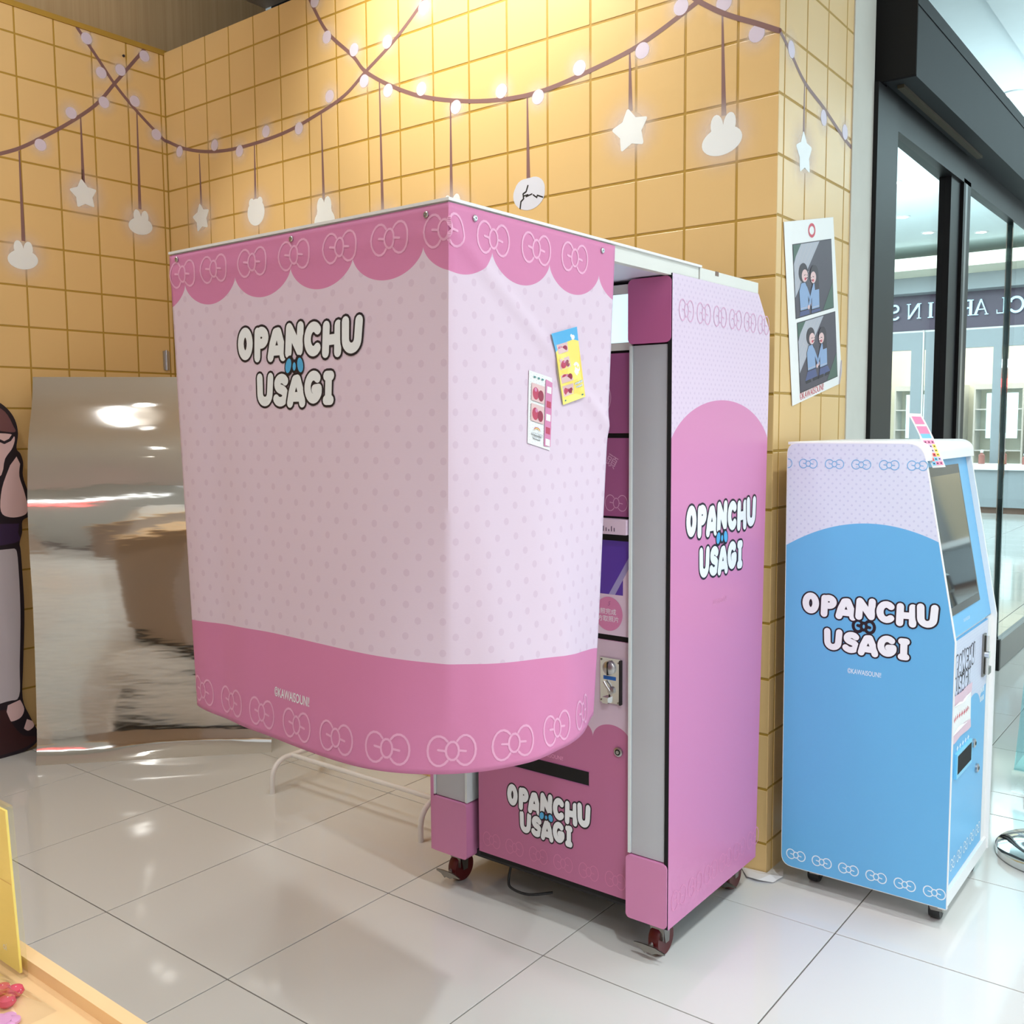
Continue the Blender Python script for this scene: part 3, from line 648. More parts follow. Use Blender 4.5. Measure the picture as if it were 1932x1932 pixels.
# light box at the top of the front
mb = MB(); mb.box(-1.90, -1.335, FY - .002, FY + .004, 1.675, 1.800); mb.build('light_panel', M_lamp, booth)
mb = MB(); mb.box(-1.90, -1.335, FY - .004, FY + .004, 1.655, 1.675); mb.box(-1.90, -1.335, FY - .004, FY + .004, 1.800, 1.825); mb.build('light_panel_frame', M_offw, booth)
mb = MB(); mb.box(-1.875, -1.335, FY - .002, FY + .004, 1.437, 1.648); mb.build('upper_panel', M_mauve, booth)
d = Decal(lambda a, b, t: (a, FY - .002 - t, b), .0006); d.line(arc(-1.462, 1.532, .062, .062, 0, 360, 36), .0012); d.build('ring_print', M_bowpink2, booth, recalc=False)
mb = MB(); mb.box(-1.875, -1.335, FY - .002, FY + .004, 1.214, 1.424); mb.build('camera_panel', M_mauve, booth)
d = Decal(lambda a, b, t: (a, FY - .002 - t, b), .0006); d.text('鏡', -1.434, 1.384, .026, mi=0, rot=-.5); d.build('character_print', M_bowpink2, booth, recalc=False)
d = Decal(lambda a, b, t: (a, FY - .002 - t, b), .0006); d.text('頭', -1.398, 1.360, .026, mi=0, rot=-.5); d.build('character_print', M_bowpink2, booth, recalc=False)
bows(lambda a, b, t: (a, FY - .002 - t, b), .0006, [(-1.382, 1.250)], .07, .045, .001, M_bowpink2, booth)
mb = MB(); mb.lathe([(.052, 0), (.052, -.016), (.040, -.020), (.036, -.014), (.0, -.014)], (-1.52, FY - .002, 1.32), 'y'); mb.build('camera_lens', M_blackrub, booth, smooth=True)
mb = MB(); mb.box(-1.875, -1.335, FY - .030, FY + .004, 1.168, 1.208); mb.build('ledge', M_lilac, booth)
d = Decal(lambda a, b, t: (a, FY - .030 - t, b), .0006)
for k in range(9): d.rect(-1.44 + k * .0085, -1.4375 + k * .0085, 1.176, 1.176 + (.006 + .008 * ((k * 5) % 3) / 2), off=0)
d.build('ledge_marks', M_purple, booth, recalc=False, kind='stuff')
mb = MB(); mb.box(-1.875, -1.335, FY - .003, FY + .004, 1.148, 1.166); mb.build('screen_bezel', M_blackgap, booth)
mb = MB(); mb.box(-1.875, -1.335, FY - .002, FY + .004, 1.00, 1.148); mb.build('screen_panel', M_violet, booth)
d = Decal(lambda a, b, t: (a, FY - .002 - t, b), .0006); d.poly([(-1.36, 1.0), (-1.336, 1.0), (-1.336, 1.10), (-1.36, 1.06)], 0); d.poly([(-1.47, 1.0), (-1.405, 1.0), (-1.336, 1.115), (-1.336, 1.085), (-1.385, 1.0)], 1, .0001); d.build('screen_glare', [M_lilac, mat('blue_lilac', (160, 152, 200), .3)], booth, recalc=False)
mb = MB(); mb.box(-1.875, -1.335, FY - .002, FY + .004, .888, 1.00); mb.build('guide_panel', M_lilac, booth)
d = Decal(lambda a, b, t: (a, FY - .002 - t, b), .0006); d.ell(-1.405, .946, .044, .047, 0, 0, 40); d.text('5', -1.405, .974, .012, mi=2, off=.0002, shear=.3); d.text('拍照完成', -1.4155, .951, .0125, mi=1, off=.0002); d.text('右方取照片', -1.415, .931, .0125, mi=1, off=.0002); d.build('guide_print', [M_pink, M_ink, M_mauve], booth, recalc=False)
def lower_pat(u, v):
    f = ((u + 1.457) / .122).fract() * 2.0 - 1.0
    lobe = (1.0 - f * f).sqrt() * .045 + .592
    return [(None, (208, 184, 202)), (v.lt(lobe), (188, 110, 150))]  # pink and lilac both darkened to carry the shade on this panel
M_lower = pattern_mat('lower_panel_print', lower_pat, .35)
mb = MB(); mb.box(-1.875, -1.337, FY - .001, FY + .004, .150, .872); mb.build('lower_panel', M_pink_side, booth)
mb = MB(); uvpanel(mb, lambda a, b: (a, FY - .0014, b), [(-1.875, .150), (-1.337, .150), (-1.337, .872), (-1.875, .872)]); mb.build('lower_panel_print', M_lower, booth, recalc=False)
fr = lambda a, b, t: (a, FY - .0014 - t, b)
d = Decal(fr, .0006); word(d, 'OPANCHU', -1.615, .356, .300, .072); word(d, 'USAGI', -1.620, .284, .192, .068); blue_bow(d, -1.618, .321, .052, .030); d.build('logo_print', [M_black, M_ink, M_blue], booth, recalc=False)
bows(fr, .0006, [(-1.825 + .0885 * k, .196) for k in range(6)], .066, .046, .0012, mat('faint_rose_ink', (206, 124, 166), .4), booth)
d = Decal(fr, .0006); d.text('©KAWAISOUNI!', -1.612, .507, .012, .108); d.build('copyright_print', M_bowpink, booth, recalc=False)
d = Decal(fr, .0004); d.rect(-1.757, -1.470, .448, .488); d.build('photo_slot', M_blackgap, booth, recalc=False)
mb = MB(); mb.box(-1.759, -1.468, FY - .003, FY - .001, .488, .490); mb.box(-1.759, -1.468, FY - .003, FY - .001, .446, .448); mb.build('slot_lip', M_mauve, booth)
mb = MB(); mb.lathe([(.013, 0), (.013, -.006), (.009, -.008)], (-1.372, FY - .001, .566), 'y'); mb.lathe([(.0085, -.0078), (.0085, -.0084)], (-1.372, FY - .001, .566), 'y', mi=1); mb.lathe([(.005, -.0084), (.005, -.009)], (-1.372, FY - .001, .566), 'y'); mb.build('key_lock', [M_steel, M_blackgap], booth, smooth=True)
# coin acceptor
ca = MB().box(-1.430, -1.366, FY - .006, FY - .0014, .699, .824).build('coin_acceptor', M_chrome, booth)
mb = MB(); mb.box(-1.3665, -1.3615, FY - .012, FY - .0014, .699, .822); mb.build('plate_side', M_blackrub, ca)
mb = MB(); mb.lathe([(.0195, 0), (.0195, -.005), (.014, -.010), (.002, -.012)], (-1.400, FY - .006, .797), 'y'); mb.build('coin_dial', M_steel, ca, smooth=True)
mb = MB(); mb.box(-1.4015, -1.3985, FY - .0185, FY - .006, .779, .815); mb.build('coin_slot', M_blackgap, ca)
mb = MB(); mb.box(-1.419, -1.380, FY - .0072, FY - .006, .764, .774); mb.build('blue_label', mat('royal_blue_ink', (30, 96, 176), .4), ca)
mb = MB(); mb.tube([(-1.413, FY - .014, .759), (-1.404, FY - .016, .748), (-1.394, FY - .014, .735)], .0035); mb.lathe([(.010, 0), (.010, -.007), (.004, -.009)], (-1.393, FY - .006, .735), 'y'); mb.build('return_lever', M_steel, ca, smooth=True)
mb = MB(); mb.box(-1.402, -1.398, FY - .0068, FY - .006, .714, .738); mb.build('guide_slot', M_blackgap, ca)
mb = MB(); mb.box(-1.416, -1.398, FY - .018, FY - .006, .699, .716); mb.build('coin_cup', M_chrome, ca)
for px, pz in ((-1.426, .818), (-1.371, .814), (-1.426, .705), (-1.372, .703)):
    mb = MB(); mb.lathe([(.0028, 0), (.0028, -.0015), (.001, -.002)], (px, FY - .006, pz), 'y', n=10); mb.build('screw', M_dsteel, ca, smooth=True)
# columns with diffusers and pink end caps
for x0, x1 in ((-2.045, -1.902), (-1.332, -1.207)):
    col = MB().rbox(x0 + .004, x1 - .004, 2.219, 2.31, .300, 1.663, .014, 'z').build('column_diffuser', M_diff, booth, smooth=True)
    for e0, e1 in ((x0 + .002, x0 + .010), (x1 - .010, x1 - .002)):
        mb = MB(); mb.box(e0, e1, 2.2165, 2.30, .300, 1.663); mb.build('diffuser_edge', mat('milky_acrylic', (222, 230, 230), .3), col)
    mb = MB(); mb.rbox(x0, x1, 2.212, 2.32, 1.667, 1.832, .014, 'y'); mb.build('column_cap', mat('deep_pink_vinyl', (194, 104, 154), .25), booth, smooth=True)
    mb = MB(); mb.rbox(x0, x1, 2.210, 2.32, .120, .297, .012, 'y'); mb.build('column_foot', M_pink_side, booth, smooth=True)
mb = MB(); mb.box(-1.209, -1.2055, 2.225, 2.30, .14, 1.66); mb.build('column_trim', M_blackgap, booth)
# canopy
mb = MB(); mb.box(-2.075, -1.218, 1.383, 2.72, 1.836, 1.850); mb.build('canopy_roof', mat('lavender_board', (222, 220, 240), .5), booth)
for b in ((-2.083, -1.208, 1.374, 1.392, 1.833, 1.872), (-2.083, -2.065, 1.392, 2.73, 1.833, 1.872), (-1.226, -1.208, 1.392, 2.362, 1.833, 1.8695), (-1.226, -1.206, 2.366, 2.735, 1.831, 1.8690), (-2.065, -1.226, 2.712, 2.73, 1.833, 1.868)):
    mb = MB(); mb.box(*b); mb.build('roof_rail', M_offw, booth)
mb = MB(); mb.box(-2.088, -1.202, 1.368, 2.37, 1.869, 1.8745); mb.build('roof_lip', M_white, booth)
mb = MB(); mb.box(-1.2059, -1.2052, 2.455, 2.475, 1.858, 1.870); mb.build('rail_chip', M_darkwood, booth)
# casters
def caster(parent, c, r, wm, big=True):
    x, y, z = c
    top = MB().box(x - .028, x + .028, y - .028, y + .028, z - .006, z).build('caster', M_dsteel, parent)
    mb = MB(); mb.lathe([(r * .3, -.013), (r * .92, -.016), (r, -.010), (r, .010), (r * .92, .016), (r * .3, .013)], (x + .004, y + .012, r), 'x', n=28); mb.build('wheel', wm, top, smooth=True)
    mb = MB()
    for s in (-1, 1): mb.prism([(y - .016, z - .006), (y + .03, z - .006), (y + .022, r - .008), (y + .002, r - .008)], lambda a, b, t, s=s: (x + .004 + s * .019 + .002 * t, a, b))
    mb.prism([(x - .020, z - .006), (x + .028, z - .006), (x + .028, r * 1.15), (x - .004, r * 1.1)], lambda a, b, t: (a, y - .018 + .003 * t, b)); mb.build('fork', M_dsteel, top)
    if big:
        mb = MB(); n = 8
        P = [(x - .046, r * .95), (x - .02, r * 1.0), (x + .02, r * .98), (x + .05, r * .82), (x + .05, r * .74), (x + .026, r * .70), (x + .012, r * .56), (x - .004, r * .60), (x - .012, r * .50), (x - .026, r * .74), (x - .046, r * .84)]
        mb.prism(P, lambda a, b, t: (a, y - r * .82 - .012 + .004 * t, b)); mb.tube([(x, y - .016, r * 1.2), (x + .002, y - r * .8, r * .9)], .006); mb.build('brake_pedal', M_dsteel, top, smooth=True)
    return top
for c in ((-1.985, 2.272), (-1.272, 2.268), (-1.985, 2.70), (-1.285, 2.74)): caster(booth, (c[0] if c[0] > -1.5 else c[0] - .02, c[1] + .012, .119), .047, M_red_wheel)
mb = MB(); mb.tube(smooth_poly([(-1.79, 2.30, .13), (-1.785, 2.27, .07), (-1.76, 2.255, .055), (-1.70, 2.26, .052), (-1.64, 2.30, .06)], 5), .004); mb.build('power_cable', M_blackrub, booth, smooth=True)

# ================================================================== CURTAIN
CW, CH, CZ = 1.455, 1.076, 1.866
BOT = [(-2.026, 1.362), (-1.917, 1.337), (-1.841, 1.328), (-1.758, 1.318), (-1.692, 1.312), (-1.584, 1.300), (-1.51, 1.294), (-1.431, 1.292), (-1.362, 1.299), (-1.297, 1.321), (-1.236, 1.359), (-1.192, 1.403), (-1.165, 1.441), (-1.146, 1.496), (-1.135, 1.551), (-1.131, 1.613), (-1.135, 1.665), (-1.16, 1.745), (-1.210, 1.863)]
BL = [0.0]
for a, b in zip(BOT, BOT[1:]): BL.append(BL[-1] + math.hypot(b[0] - a[0], b[1] - a[1]))
SC = .883 / CW
def bot(s):
    d = s * BL[-1]; i = 0
    while i < len(BOT) - 2 and d > BL[i + 1]: i += 1
    f = (d - BL[i]) / (BL[i + 1] - BL[i]); p0 = BOT[max(i - 1, 0)]; p1 = BOT[i]; p2 = BOT[i + 1]; p3 = BOT[min(i + 2, len(BOT) - 1)]
    return tuple(.5 * (2 * b + (c - a) * f + (2 * a - 5 * b + 4 * c - e) * f * f + (-a + 3 * b - 3 * c + e) * f ** 3) for a, b, c, e in zip(p0, p1, p2, p3))
def cpos(u, v):
    s = u / CW; t = max(0.0, min(1.02, v / CH)); bx, by = bot(max(0.0, min(1.0, s)))
    if s < SC:
        tx, ty = -2.087 + u, 1.37; wy = max(0.0, (t - .04) / .96)
        fold = .004 * math.sin(u * 26 + .6) * math.exp(-((u - .1) / .16) ** 2) * min(1, t * 3) + .0035 * math.exp(-((t - .045) / .018) ** 2)
        return (tx + (bx - tx) * t, ty + (by - ty) * wy - fold, CZ - v)
    tx, ty = -1.204, 1.37 + (u - .883); r = (s - SC) / (1 - SC); tc = .04 + .34 * r; wx = max(0.0, (t - tc) / (1 - tc)) ** 1.1
    x = tx + (bx - tx) * wx; rip = .006 * math.sin((r * 3.1 - t * 2.0) * 5.0) * max(0, t - tc - .02) * min(1.0, r * 3) * (1 - r * .6)
    crease = .005 * math.exp(-((t - tc) / .018) ** 2)
    return (x + rip + crease, ty + (by - ty) * t, CZ - v)
def cnorm(u, v):
    e = 2e-3; u0 = max(0, min(CW - e, u - e / 2)); v0 = max(0, min(CH - e, v - e / 2)); p = Vector(cpos(u0, v0))
    n = (Vector(cpos(u0 + e, v0)) - p).cross(p - Vector(cpos(u0, v0 + e))); return n.normalized()
def cmap(u, z, off):
    u = max(0.0, min(CW, u)); v = CZ - z; p = Vector(cpos(u, v)); n = cnorm(u, v)
    return tuple(p + n * off)
def curtain_pat(u, v):
    f = ((u - .058) / .1905).fract() * 2.0 - 1.0
    sc = (1.0 - f * f).pow(.62) * .053 + .073
    n = (u - .5) * (u - .5) * .08 + .848
    return [(None, PINK_L), (dots(u, v, .0545, .0305, .0072), DOT), (v.lt(sc).max(v.gt(n)), PINK_D)]
M_curt = pattern_mat('curtain_cloth', curtain_pat, .62, weave=.12)
cur = thing('booth_curtain', 'pale pink dotted curtain with scalloped dark pink edges hanging from the booth canopy', 'curtain', (-1.6, 1.5, .79))
mb = MB(); NU, NVV = 150, 100
for j in range(NVV + 1):
    for i in range(NU + 1):
        u, v = CW * i / NU, CH * j / NVV; mb.v.append(cpos(u, v)); mb.uv[len(mb.v) - 1] = (u, v)
for j in range(NVV):
    for i in range(NU):
        a = j * (NU + 1) + i; mb.f.append((a, a + NU + 1, a + NU + 2, a + 1)); mb.m.append(0)
cl = mb.build('cloth', M_curt, cur, smooth=True, recalc=False)
so = cl.modifiers.new('thick', 'SOLIDIFY'); so.thickness = .0009; so.offset = -1
d = Decal(cmap, .0006); word(d, 'OPANCHU', .458, CZ - .226, .410, .078, tilt=.0); word(d, 'USAGI', .455, CZ - .327, .262, .074); blue_bow(d, .455, CZ - .278, .064, .044); d.build('logo_print', [M_black, M_ink, M_blue], cur, recalc=False)
M_rosel = mat('rose_line_ink', (236, 172, 206), .5)
bows(cmap, .0006, [(max(.032 + .1402 * k, .052), CZ - .048) for k in range(10)], .098, .062, .0023, M_rosel, cur)
bows(cmap, .0006, [(.055 + .1395 * k, CZ - 1.030) for k in range(10)], .102, .062, .0023, M_rosel, cur)
d = Decal(cmap, .0006); d.text('©KAWAISOUNI!', .455, CZ - .975, .020, .132, bold=.012); d.build('copyright_print', M_ink, cur, recalc=False)
for u, v in ((.031, .012), (.444, .014), (.828, .016), (.956, .018), (1.401, .018)):
    p = Vector(cpos(u, v)); n = cnorm(u, v); ax = 'y' if u < .883 else 'x'; sg = -1 if ax == 'y' else 1
    mb = MB(); mb.lathe([(.0062, 0), (.0062, sg * .0015), (.0045, sg * .003), (.0022, sg * .003), (.0022, sg * .0016), (.0004, sg * .0016)], tuple(p + n * .001), ax, n=14); mb.build('rivet', M_steel, cur, smooth=True)

# photo strips stuck on the curtain
def quadmap(P00, P10, P11, P01):
    return lambda a, b: tuple((1 - a) * (1 - b) * p + a * (1 - b) * q + a * b * r + (1 - a) * b * s for p, q, r, s in zip(P00, P10, P11, P01))
def strip(name, quad, label, base_mat, draw, mats):
    qm = quadmap(*quad)
    def fn(a, b, off): u, v = qm(a, b); return cmap(u, CZ - v, off)
    o = thing(name, label, 'photo strip', cmap(*(lambda q: (q[0], CZ - q[1]))(qm(.5, .5)), .001), 'photo strips on the curtain')
    mb = MB(); n = 8
    for t in (0.0014, 0.0019):
        for j in range(n + 1):
            for i in range(3): mb.v.append(fn(i / 2, j / n, t))
    S = (n + 1) * 3
    for j in range(n):
        for i in range(2): a = j * 3 + i; mb.f += [(a, a + 1, a + 4, a + 3), (S + a, S + a + 3, S + a + 4, S + a + 1)]; mb.m += [0, 0]
    mb.build('card', base_mat, o)
    d = Decal(fn, .0034, grid=.10); draw(d); d.build('card_print', mats, o, recalc=False)
SM = [M_blue, M_yellow, M_rose, M_skin, M_ink, M_pink, M_green, M_black, mat('deep_rose_ink', (150, 40, 70), .5)]
def plush_photo(d, a0, a1, b0, b1, k):
    """tiny snapshot: pale backdrop with two dark rose shapes"""
    d.rect(a0, a1, b0, b1, 3, .0001); w_, h_ = a1 - a0, b1 - b0
    d.ell(a0 + w_ * .32, b0 + h_ * .55, w_ * .24, h_ * .36, 2, .0002, 14); d.ell(a0 + w_ * .72, b0 + h_ * .6, w_ * .22, h_ * .32, 8, .0003, 14); d.ell(a0 + w_ * (.3 + .1 * k), b0 + h_ * .34, w_ * .10, h_ * .12, 5, .0004, 10)
def draw_y(d):
    d.poly([(0, 0), (1, 0), (1, .20), (.8, .16), (.5, .17), (.2, .22), (0, .26)], 0)
    d.poly([(0, .26), (.2, .22), (.5, .17), (.8, .16), (1, .20), (1, 1), (0, 1)], 1)
    for k, (b0, b1) in enumerate(((.17, .30), (.37, .52), (.56, .71), (.75, .90))): plush_photo(d, .10, .56, b0, b1, k)
    d.ell(.80, .13, .07, .035, 4, .0001, 12); d.ell(.74, .10, .04, .022, 4, .0002, 10)
    d.ell(.80, .58, .14, .10, 4, .0001, 14)
    word(d, 'OPANCHU', .78, .77, .34, -.030, 7, 4, slot=.0002); word(d, 'USAGI', .78, .82, .24, -.028, 7, 4, slot=.0002)
    for k in range(6): d.ell(.14 + .15 * k, .955, .04, .012, 6, .0001, 8)
def draw_w(d):
    for i in range(6):
        for j in range(24): d.ell(.06 + .12 * i, .03 + .04 * j + (.02 if i % 2 else 0), .008, .003, 6, 0, 6)
    for k in range(3): d.ell(.22 + .17 * k, .07, .055, .012, 6, .0001, 8)
    plush_photo(d, .10, .66, .16, .40, 0); plush_photo(d, .10, .66, .44, .68, 1)
    d.poly([(.70, .05), (1.0, .07), (1.0, .95), (.70, .97)], 5, .0001)
    for k, b in enumerate((.14, .34, .52, .70, .86)): d.rect(.76, .96, b, b + .09, 2 if k % 2 else 4, .0003)
    d.line(arc(.38, .79, .13, .035, 180, 360, 10), .006, 2, .0002); d.line(arc(.38, .79, .10, .026, 180, 360, 10), .005, 1, .0003)
    word(d, 'OPANCHU', .38, .85, .46, -.030, 7, 4, slot=.0002); word(d, 'USAGI', .38, .90, .32, -.028, 7, 4, slot=.0002)
strip('photo_strip', ((1.209, .216), (1.305, .194), (1.341, .344), (1.252, .364)), 'tilted blue and yellow photo strip stuck on the pink curtain', M_paper, draw_y, SM)
strip('photo_strip', ((1.126, .295), (1.212, .308), (1.191, .459), (1.108, .442)), 'white photo strip with dotted border stuck lower left on the pink curtain', M_paper, draw_w, SM)

# ================================================================== KIOSK
kiosk = thing('photo_kiosk', 'sky blue self-service kiosk with slanted dark screen, right of the yellow pillar', 'kiosk', (-.92, 3.13, 0))
KY0, KY1 = 2.87, 3.395
def round_corner(p, a, b, r, n=5):
    """replace corner p between neighbours a and b by an arc-like fillet"""
    pa = Vector(a) - Vector(p); pb = Vector(b) - Vector(p); A = Vector(p) + pa.normalized() * r; B = Vector(p) + pb.normalized() * r
    return [tuple((1 - t) ** 2 * A + 2 * t * (1 - t) * Vector(p) + t * t * B) for t in [k / n for k in range(n + 1)]]
c_bl, c_br, c_k, c_t, c_tl = (-1.160, .072), (-.667, .072), (-.667, .848), (-.768, 1.402), (-1.164, 1.402)
kprof = round_corner(c_bl, c_tl, c_br, .035) + [c_br, c_k] + round_corner(c_t, c_k, c_tl, .045) + round_corner(c_tl, c_t, c_bl, .035)
def kiosk_pat(u, v):
    x = u + .905
    arch = 1.168 - x * x * 1.22
    return [(None, (216, 222, 240)), (dots(u, v, .0235, .0125, .0032), (200, 206, 230)), (v.lt(arch), (102, 178, 226))]
M_kside = pattern_mat('kiosk_side_print', kiosk_pat, .33)
mb = MB(); mb.prism(kprof, lambda a, b, t: (a, KY0 + .012 * t, b)); mb.build('side_panel', M_white, kiosk)
inset = kprof
mb = MB(); uvpanel(mb, lambda a, b: (a, KY0 - .0004, b), [((a + .92) * .992 - .92, (b - .73) * .997 + .73) for a, b in inset]); mb.build('side_panel_print', M_kside, kiosk, recalc=False)
mb = MB(); mb.prism(kprof, lambda a, b, t: (a, KY1 - .012 + .012 * t, b)); mb.build('side_panel', M_white, kiosk)
mb = MB(); mb.box(-1.15, -.690, KY0 + .012, KY1 - .012, .085, .84); mb.prism([(-1.15, .84), (-.690, .84), (-.692, .85), (-.80, 1.385), (-1.15, 1.385)], lambda a, b, t: (a, KY0 + .012 + (KY1 - KY0 - .024) * t, b)); mb.build('cabinet_body', M_white, kiosk)
# white rounded top cover with a short visor
tp = [(-1.165, 1.396), (-1.165, 1.404), (-.80, 1.4065)] + arc(-.80, 1.372, .042, .0345, 90, 0, 8) + [(-.756, 1.352), (-.772, 1.355), (-.79, 1.385)]
mb = MB(); mb.prism(tp, lambda a, b, t: (a, KY0 + .010 + (KY1 - KY0 + .006) * t, b)); mb.build('top_cover', M_white, kiosk, smooth=True)
ks = lambda a, b, t: (a, KY0 - .0004 - t, b)
d = Decal(ks, .0006); word(d, 'OPANCHU', -.912, .914, .395, .070); word(d, 'USAGI', -.912, .812, .252, .068)
line_bow(d, -.920, .863, .062, .036, .0045); d.build('logo_print', [M_black, M_ink, M_blue], kiosk, recalc=False)
bows(ks, .0006, [(xx, 1.339) for xx in (-1.097, -1.0175, -.939, -.8595, -.782)], .055, .028, .0011, M_bowblue, kiosk)
d = Decal(ks, .0006)
d.line([(-1.160 + p[0] * .03, 1.339 + p[1] * .032) for p in arc(.0, 0, .42, .42, 90, -90, 8)], .0011); d.build('bow_print', M_bowblue, kiosk, recalc=False)
bows(ks, .0006, [(-1.112 + .0822 * k, .114) for k in range(6)], .060, .032, .0016, M_bowwhite, kiosk)
d = Decal(ks, .0006); d.text('©KAWAISOUNI!', -.915, .724, .015, .098, bold=.01); d.build('copyright_print', M_bowwhite, kiosk, recalc=False)
# slanted front with the screen
ex = Vector((-.101, 0, .554)).normalized(); nx = Vector((.554, 0, .101)).normalized()
def sl(y, s, t):
    p = Vector((-.687, y, .848)) + ex * s + nx * t; return tuple(p)
def slab(mb, y0, y1, s0, s1, t0, t1, mi=0):
    vs = [sl(y, s, t) for t in (t0, t1) for s in (s0, s1) for y in (y0, y1)]
    mb.add(vs, [(0, 1, 3, 2), (4, 6, 7, 5), (0, 2, 6, 4), (1, 5, 7, 3), (0, 4, 5, 1), (2, 3, 7, 6)], mi)
mb = MB(); slab(mb, KY0 + .012, KY1 - .012, 0, .535, 0, .004); mb.build('slanted_panel', M_blue_k, kiosk)
mb = MB(); slab(mb, KY0 + .018, 3.262, .062, .490, .004, .0075); sc_ = mb.build('screen_bezel', M_bezel, kiosk)
mb = MB(); slab(mb, KY0 + .030, 3.250, .085, .462, .0075, .0082); mb.build('screen', M_screen, sc_)
d = Decal(lambda a, b, t: sl(a, b, .004 + t), .0006); d.text('©KAWAISOUNI!', 3.085, .030, .010, .075); d.build('copyright_print', M_bowwhite, kiosk, recalc=False)
d = Decal(lambda a, b, t: sl(a, b, .004 + t), .0006); d.line(arc(3.075, .512, .030, .018, 0, 360, 20), .0009); d.build('badge_print', M_bowwhite, kiosk, recalc=False)
# lower door
def door_pat(u, v):
    f = ((u - 3.10) / .16).fract() * 2.0 - 1.0
    ar = (1.0 - f * f).sqrt() * .045 + .585
    return [(None, (208, 214, 234)), (dots(u, v, .018, .0095, .0024), (190, 198, 226)), (v.lt(ar), (104, 178, 226))]
DX = -.682
mb = MB(); mb.box(DX - .01, DX, KY0 + .013, KY1 - .055, .112, .838); mb.build('door', M_blue_k, kiosk)
mb = MB(); uvpanel(mb, lambda a, b: (DX + .0004, a, b), [(KY0 + .014, .113), (KY1 - .056, .113), (KY1 - .056, .837), (KY0 + .014, .837)]); mb.build('door_print', pattern_mat('kiosk_door_print', door_pat, .4), kiosk, recalc=False)
mb = MB(); mb.box(DX - .01, DX + .001, KY1 - .054, KY1 - .012, .075, .845); mb.build('door_frame', M_white, kiosk)
mb = MB(); mb.box(DX - .01, DX + .010, KY0 + .004, KY1 - .004, .068, .110); mb.build('base_strip', M_white, kiosk)
kd = lambda a, b, t: (DX + .0004 + t, a, b)
d = Decal(kd, .0006); word(d, 'OPANCHU', 3.035, .762, .265, .066, 0, 1, hair=True); word(d, 'USAGI', 3.030, .698, .175, .058, 0, 1, hair=True); line_bow(d, 3.03, .730, .040, .020, .0025); d.build('logo_print', [M_black, mat('lavender_ink', (206, 212, 234), .4)], kiosk, recalc=False)
bows(kd, .0006, [(2.905 + .078 * k, .165) for k in range(6)], .058, .036, .0018, M_bowwhite, kiosk)
d = Decal(kd, .0006)
for k in range(5): d.rect(2.985 + .032 * k, 3.006 + .032 * k, .507, .512); d.rect(2.99 + .032 * k, 3.000 + .032 * k, .502, .516)
for k in range(2):
    for j in range(3): d.rect(3.265 + .018 * j, 3.277 + .018 * j, .612 - .028 * k, .628 - .028 * k)
d.build('guide_print', M_bowwhite, kiosk, recalc=False, kind='stuff')
mb = MB(); mb.box(DX + .0005, DX + .008, 2.965, 3.148, .425, .500); mb.build('slot_frame', mat('cyan_plastic', (120, 200, 236), .3), kiosk)
mb = MB(); mb.box(DX + .0075, DX + .0085, 2.975, 3.138, .437, .492); mb.build('dispenser_slot', M_blackgap, kiosk)
for yy, zz in ((3.190, .474), (3.243, .380)):
    mb = MB(); mb.lathe([(.014, 0), (.014, .006), (.009, .009)], (DX, yy, zz), 'x'); mb.lathe([(.006, .0088), (.006, .0095)], (DX, yy, zz), 'x', mi=1); mb.build('key_lock', [M_steel, M_blackgap], kiosk, smooth=True)
la = MB().box(DX, DX + .006, 3.268, 3.300, .665, .800).build('latch', M_dsteel, kiosk)
mb = MB(); mb.tube([(DX + .012, 3.284, .672), (DX + .012, 3.284, .795)], .006); mb.lathe([(.012, 0), (.012, .016)], (DX + .004, 3.284, .735), 'x'); mb.build('latch_bolt', M_chrome, la, smooth=True)
mb = MB(); mb.box(DX, DX + .016, 3.296, 3.330, .668, .690); mb.build('latch_keeper', M_dsteel, la)
for c in ((-.72, 2.945), (-.72, 3.33), (-1.09, 2.96), (-1.09, 3.33)): caster(kiosk, (c[0], c[1], .073), .030, M_blackrub, False)
# taped notice on the kiosk door
mb = MB(); n_ = 6
fnn = lambda a, b: (DX + .0042 + .002 * math.sin(a * 9 + b * 4), 2.900 + .235 * a, .540 + .138 * b)
for j in range(n_ + 1):
    for i in range(n_ + 1): mb.v.append(fnn(i / n_, j / n_))
for j in range(n_):
    for i in range(n_): a = j * (n_ + 1) + i; mb.f.append((a, a + 1, a + n_ + 2, a + n_ + 1)); mb.m.append(0)
nt_ = thing('paper_notice', 'pink and white paper notice taped to the kiosk door', 'notice', (DX, 3.0, .55))
mb.build('sheet', mat('pale_pink_paper', (232, 196, 212), .3), nt_, smooth=True)
d = Decal(lambda a, b, t: tuple(Vector(fnn(a, b)) + Vector((t, 0, 0))), .0012, grid=.12); d.poly([(.04, .20), (.96, .20), (.96, .80), (.04, .80)], 0)
for k in range(9): d.rect(.10 + .09 * k, .155 + .09 * k, .48, .53, 1, .0003); d.rect(.115 + .09 * k, .135 + .09 * k, .45, .57, 1, .0003)
d.build('notice_print', [M_paper, M_red], nt_, recalc=False)

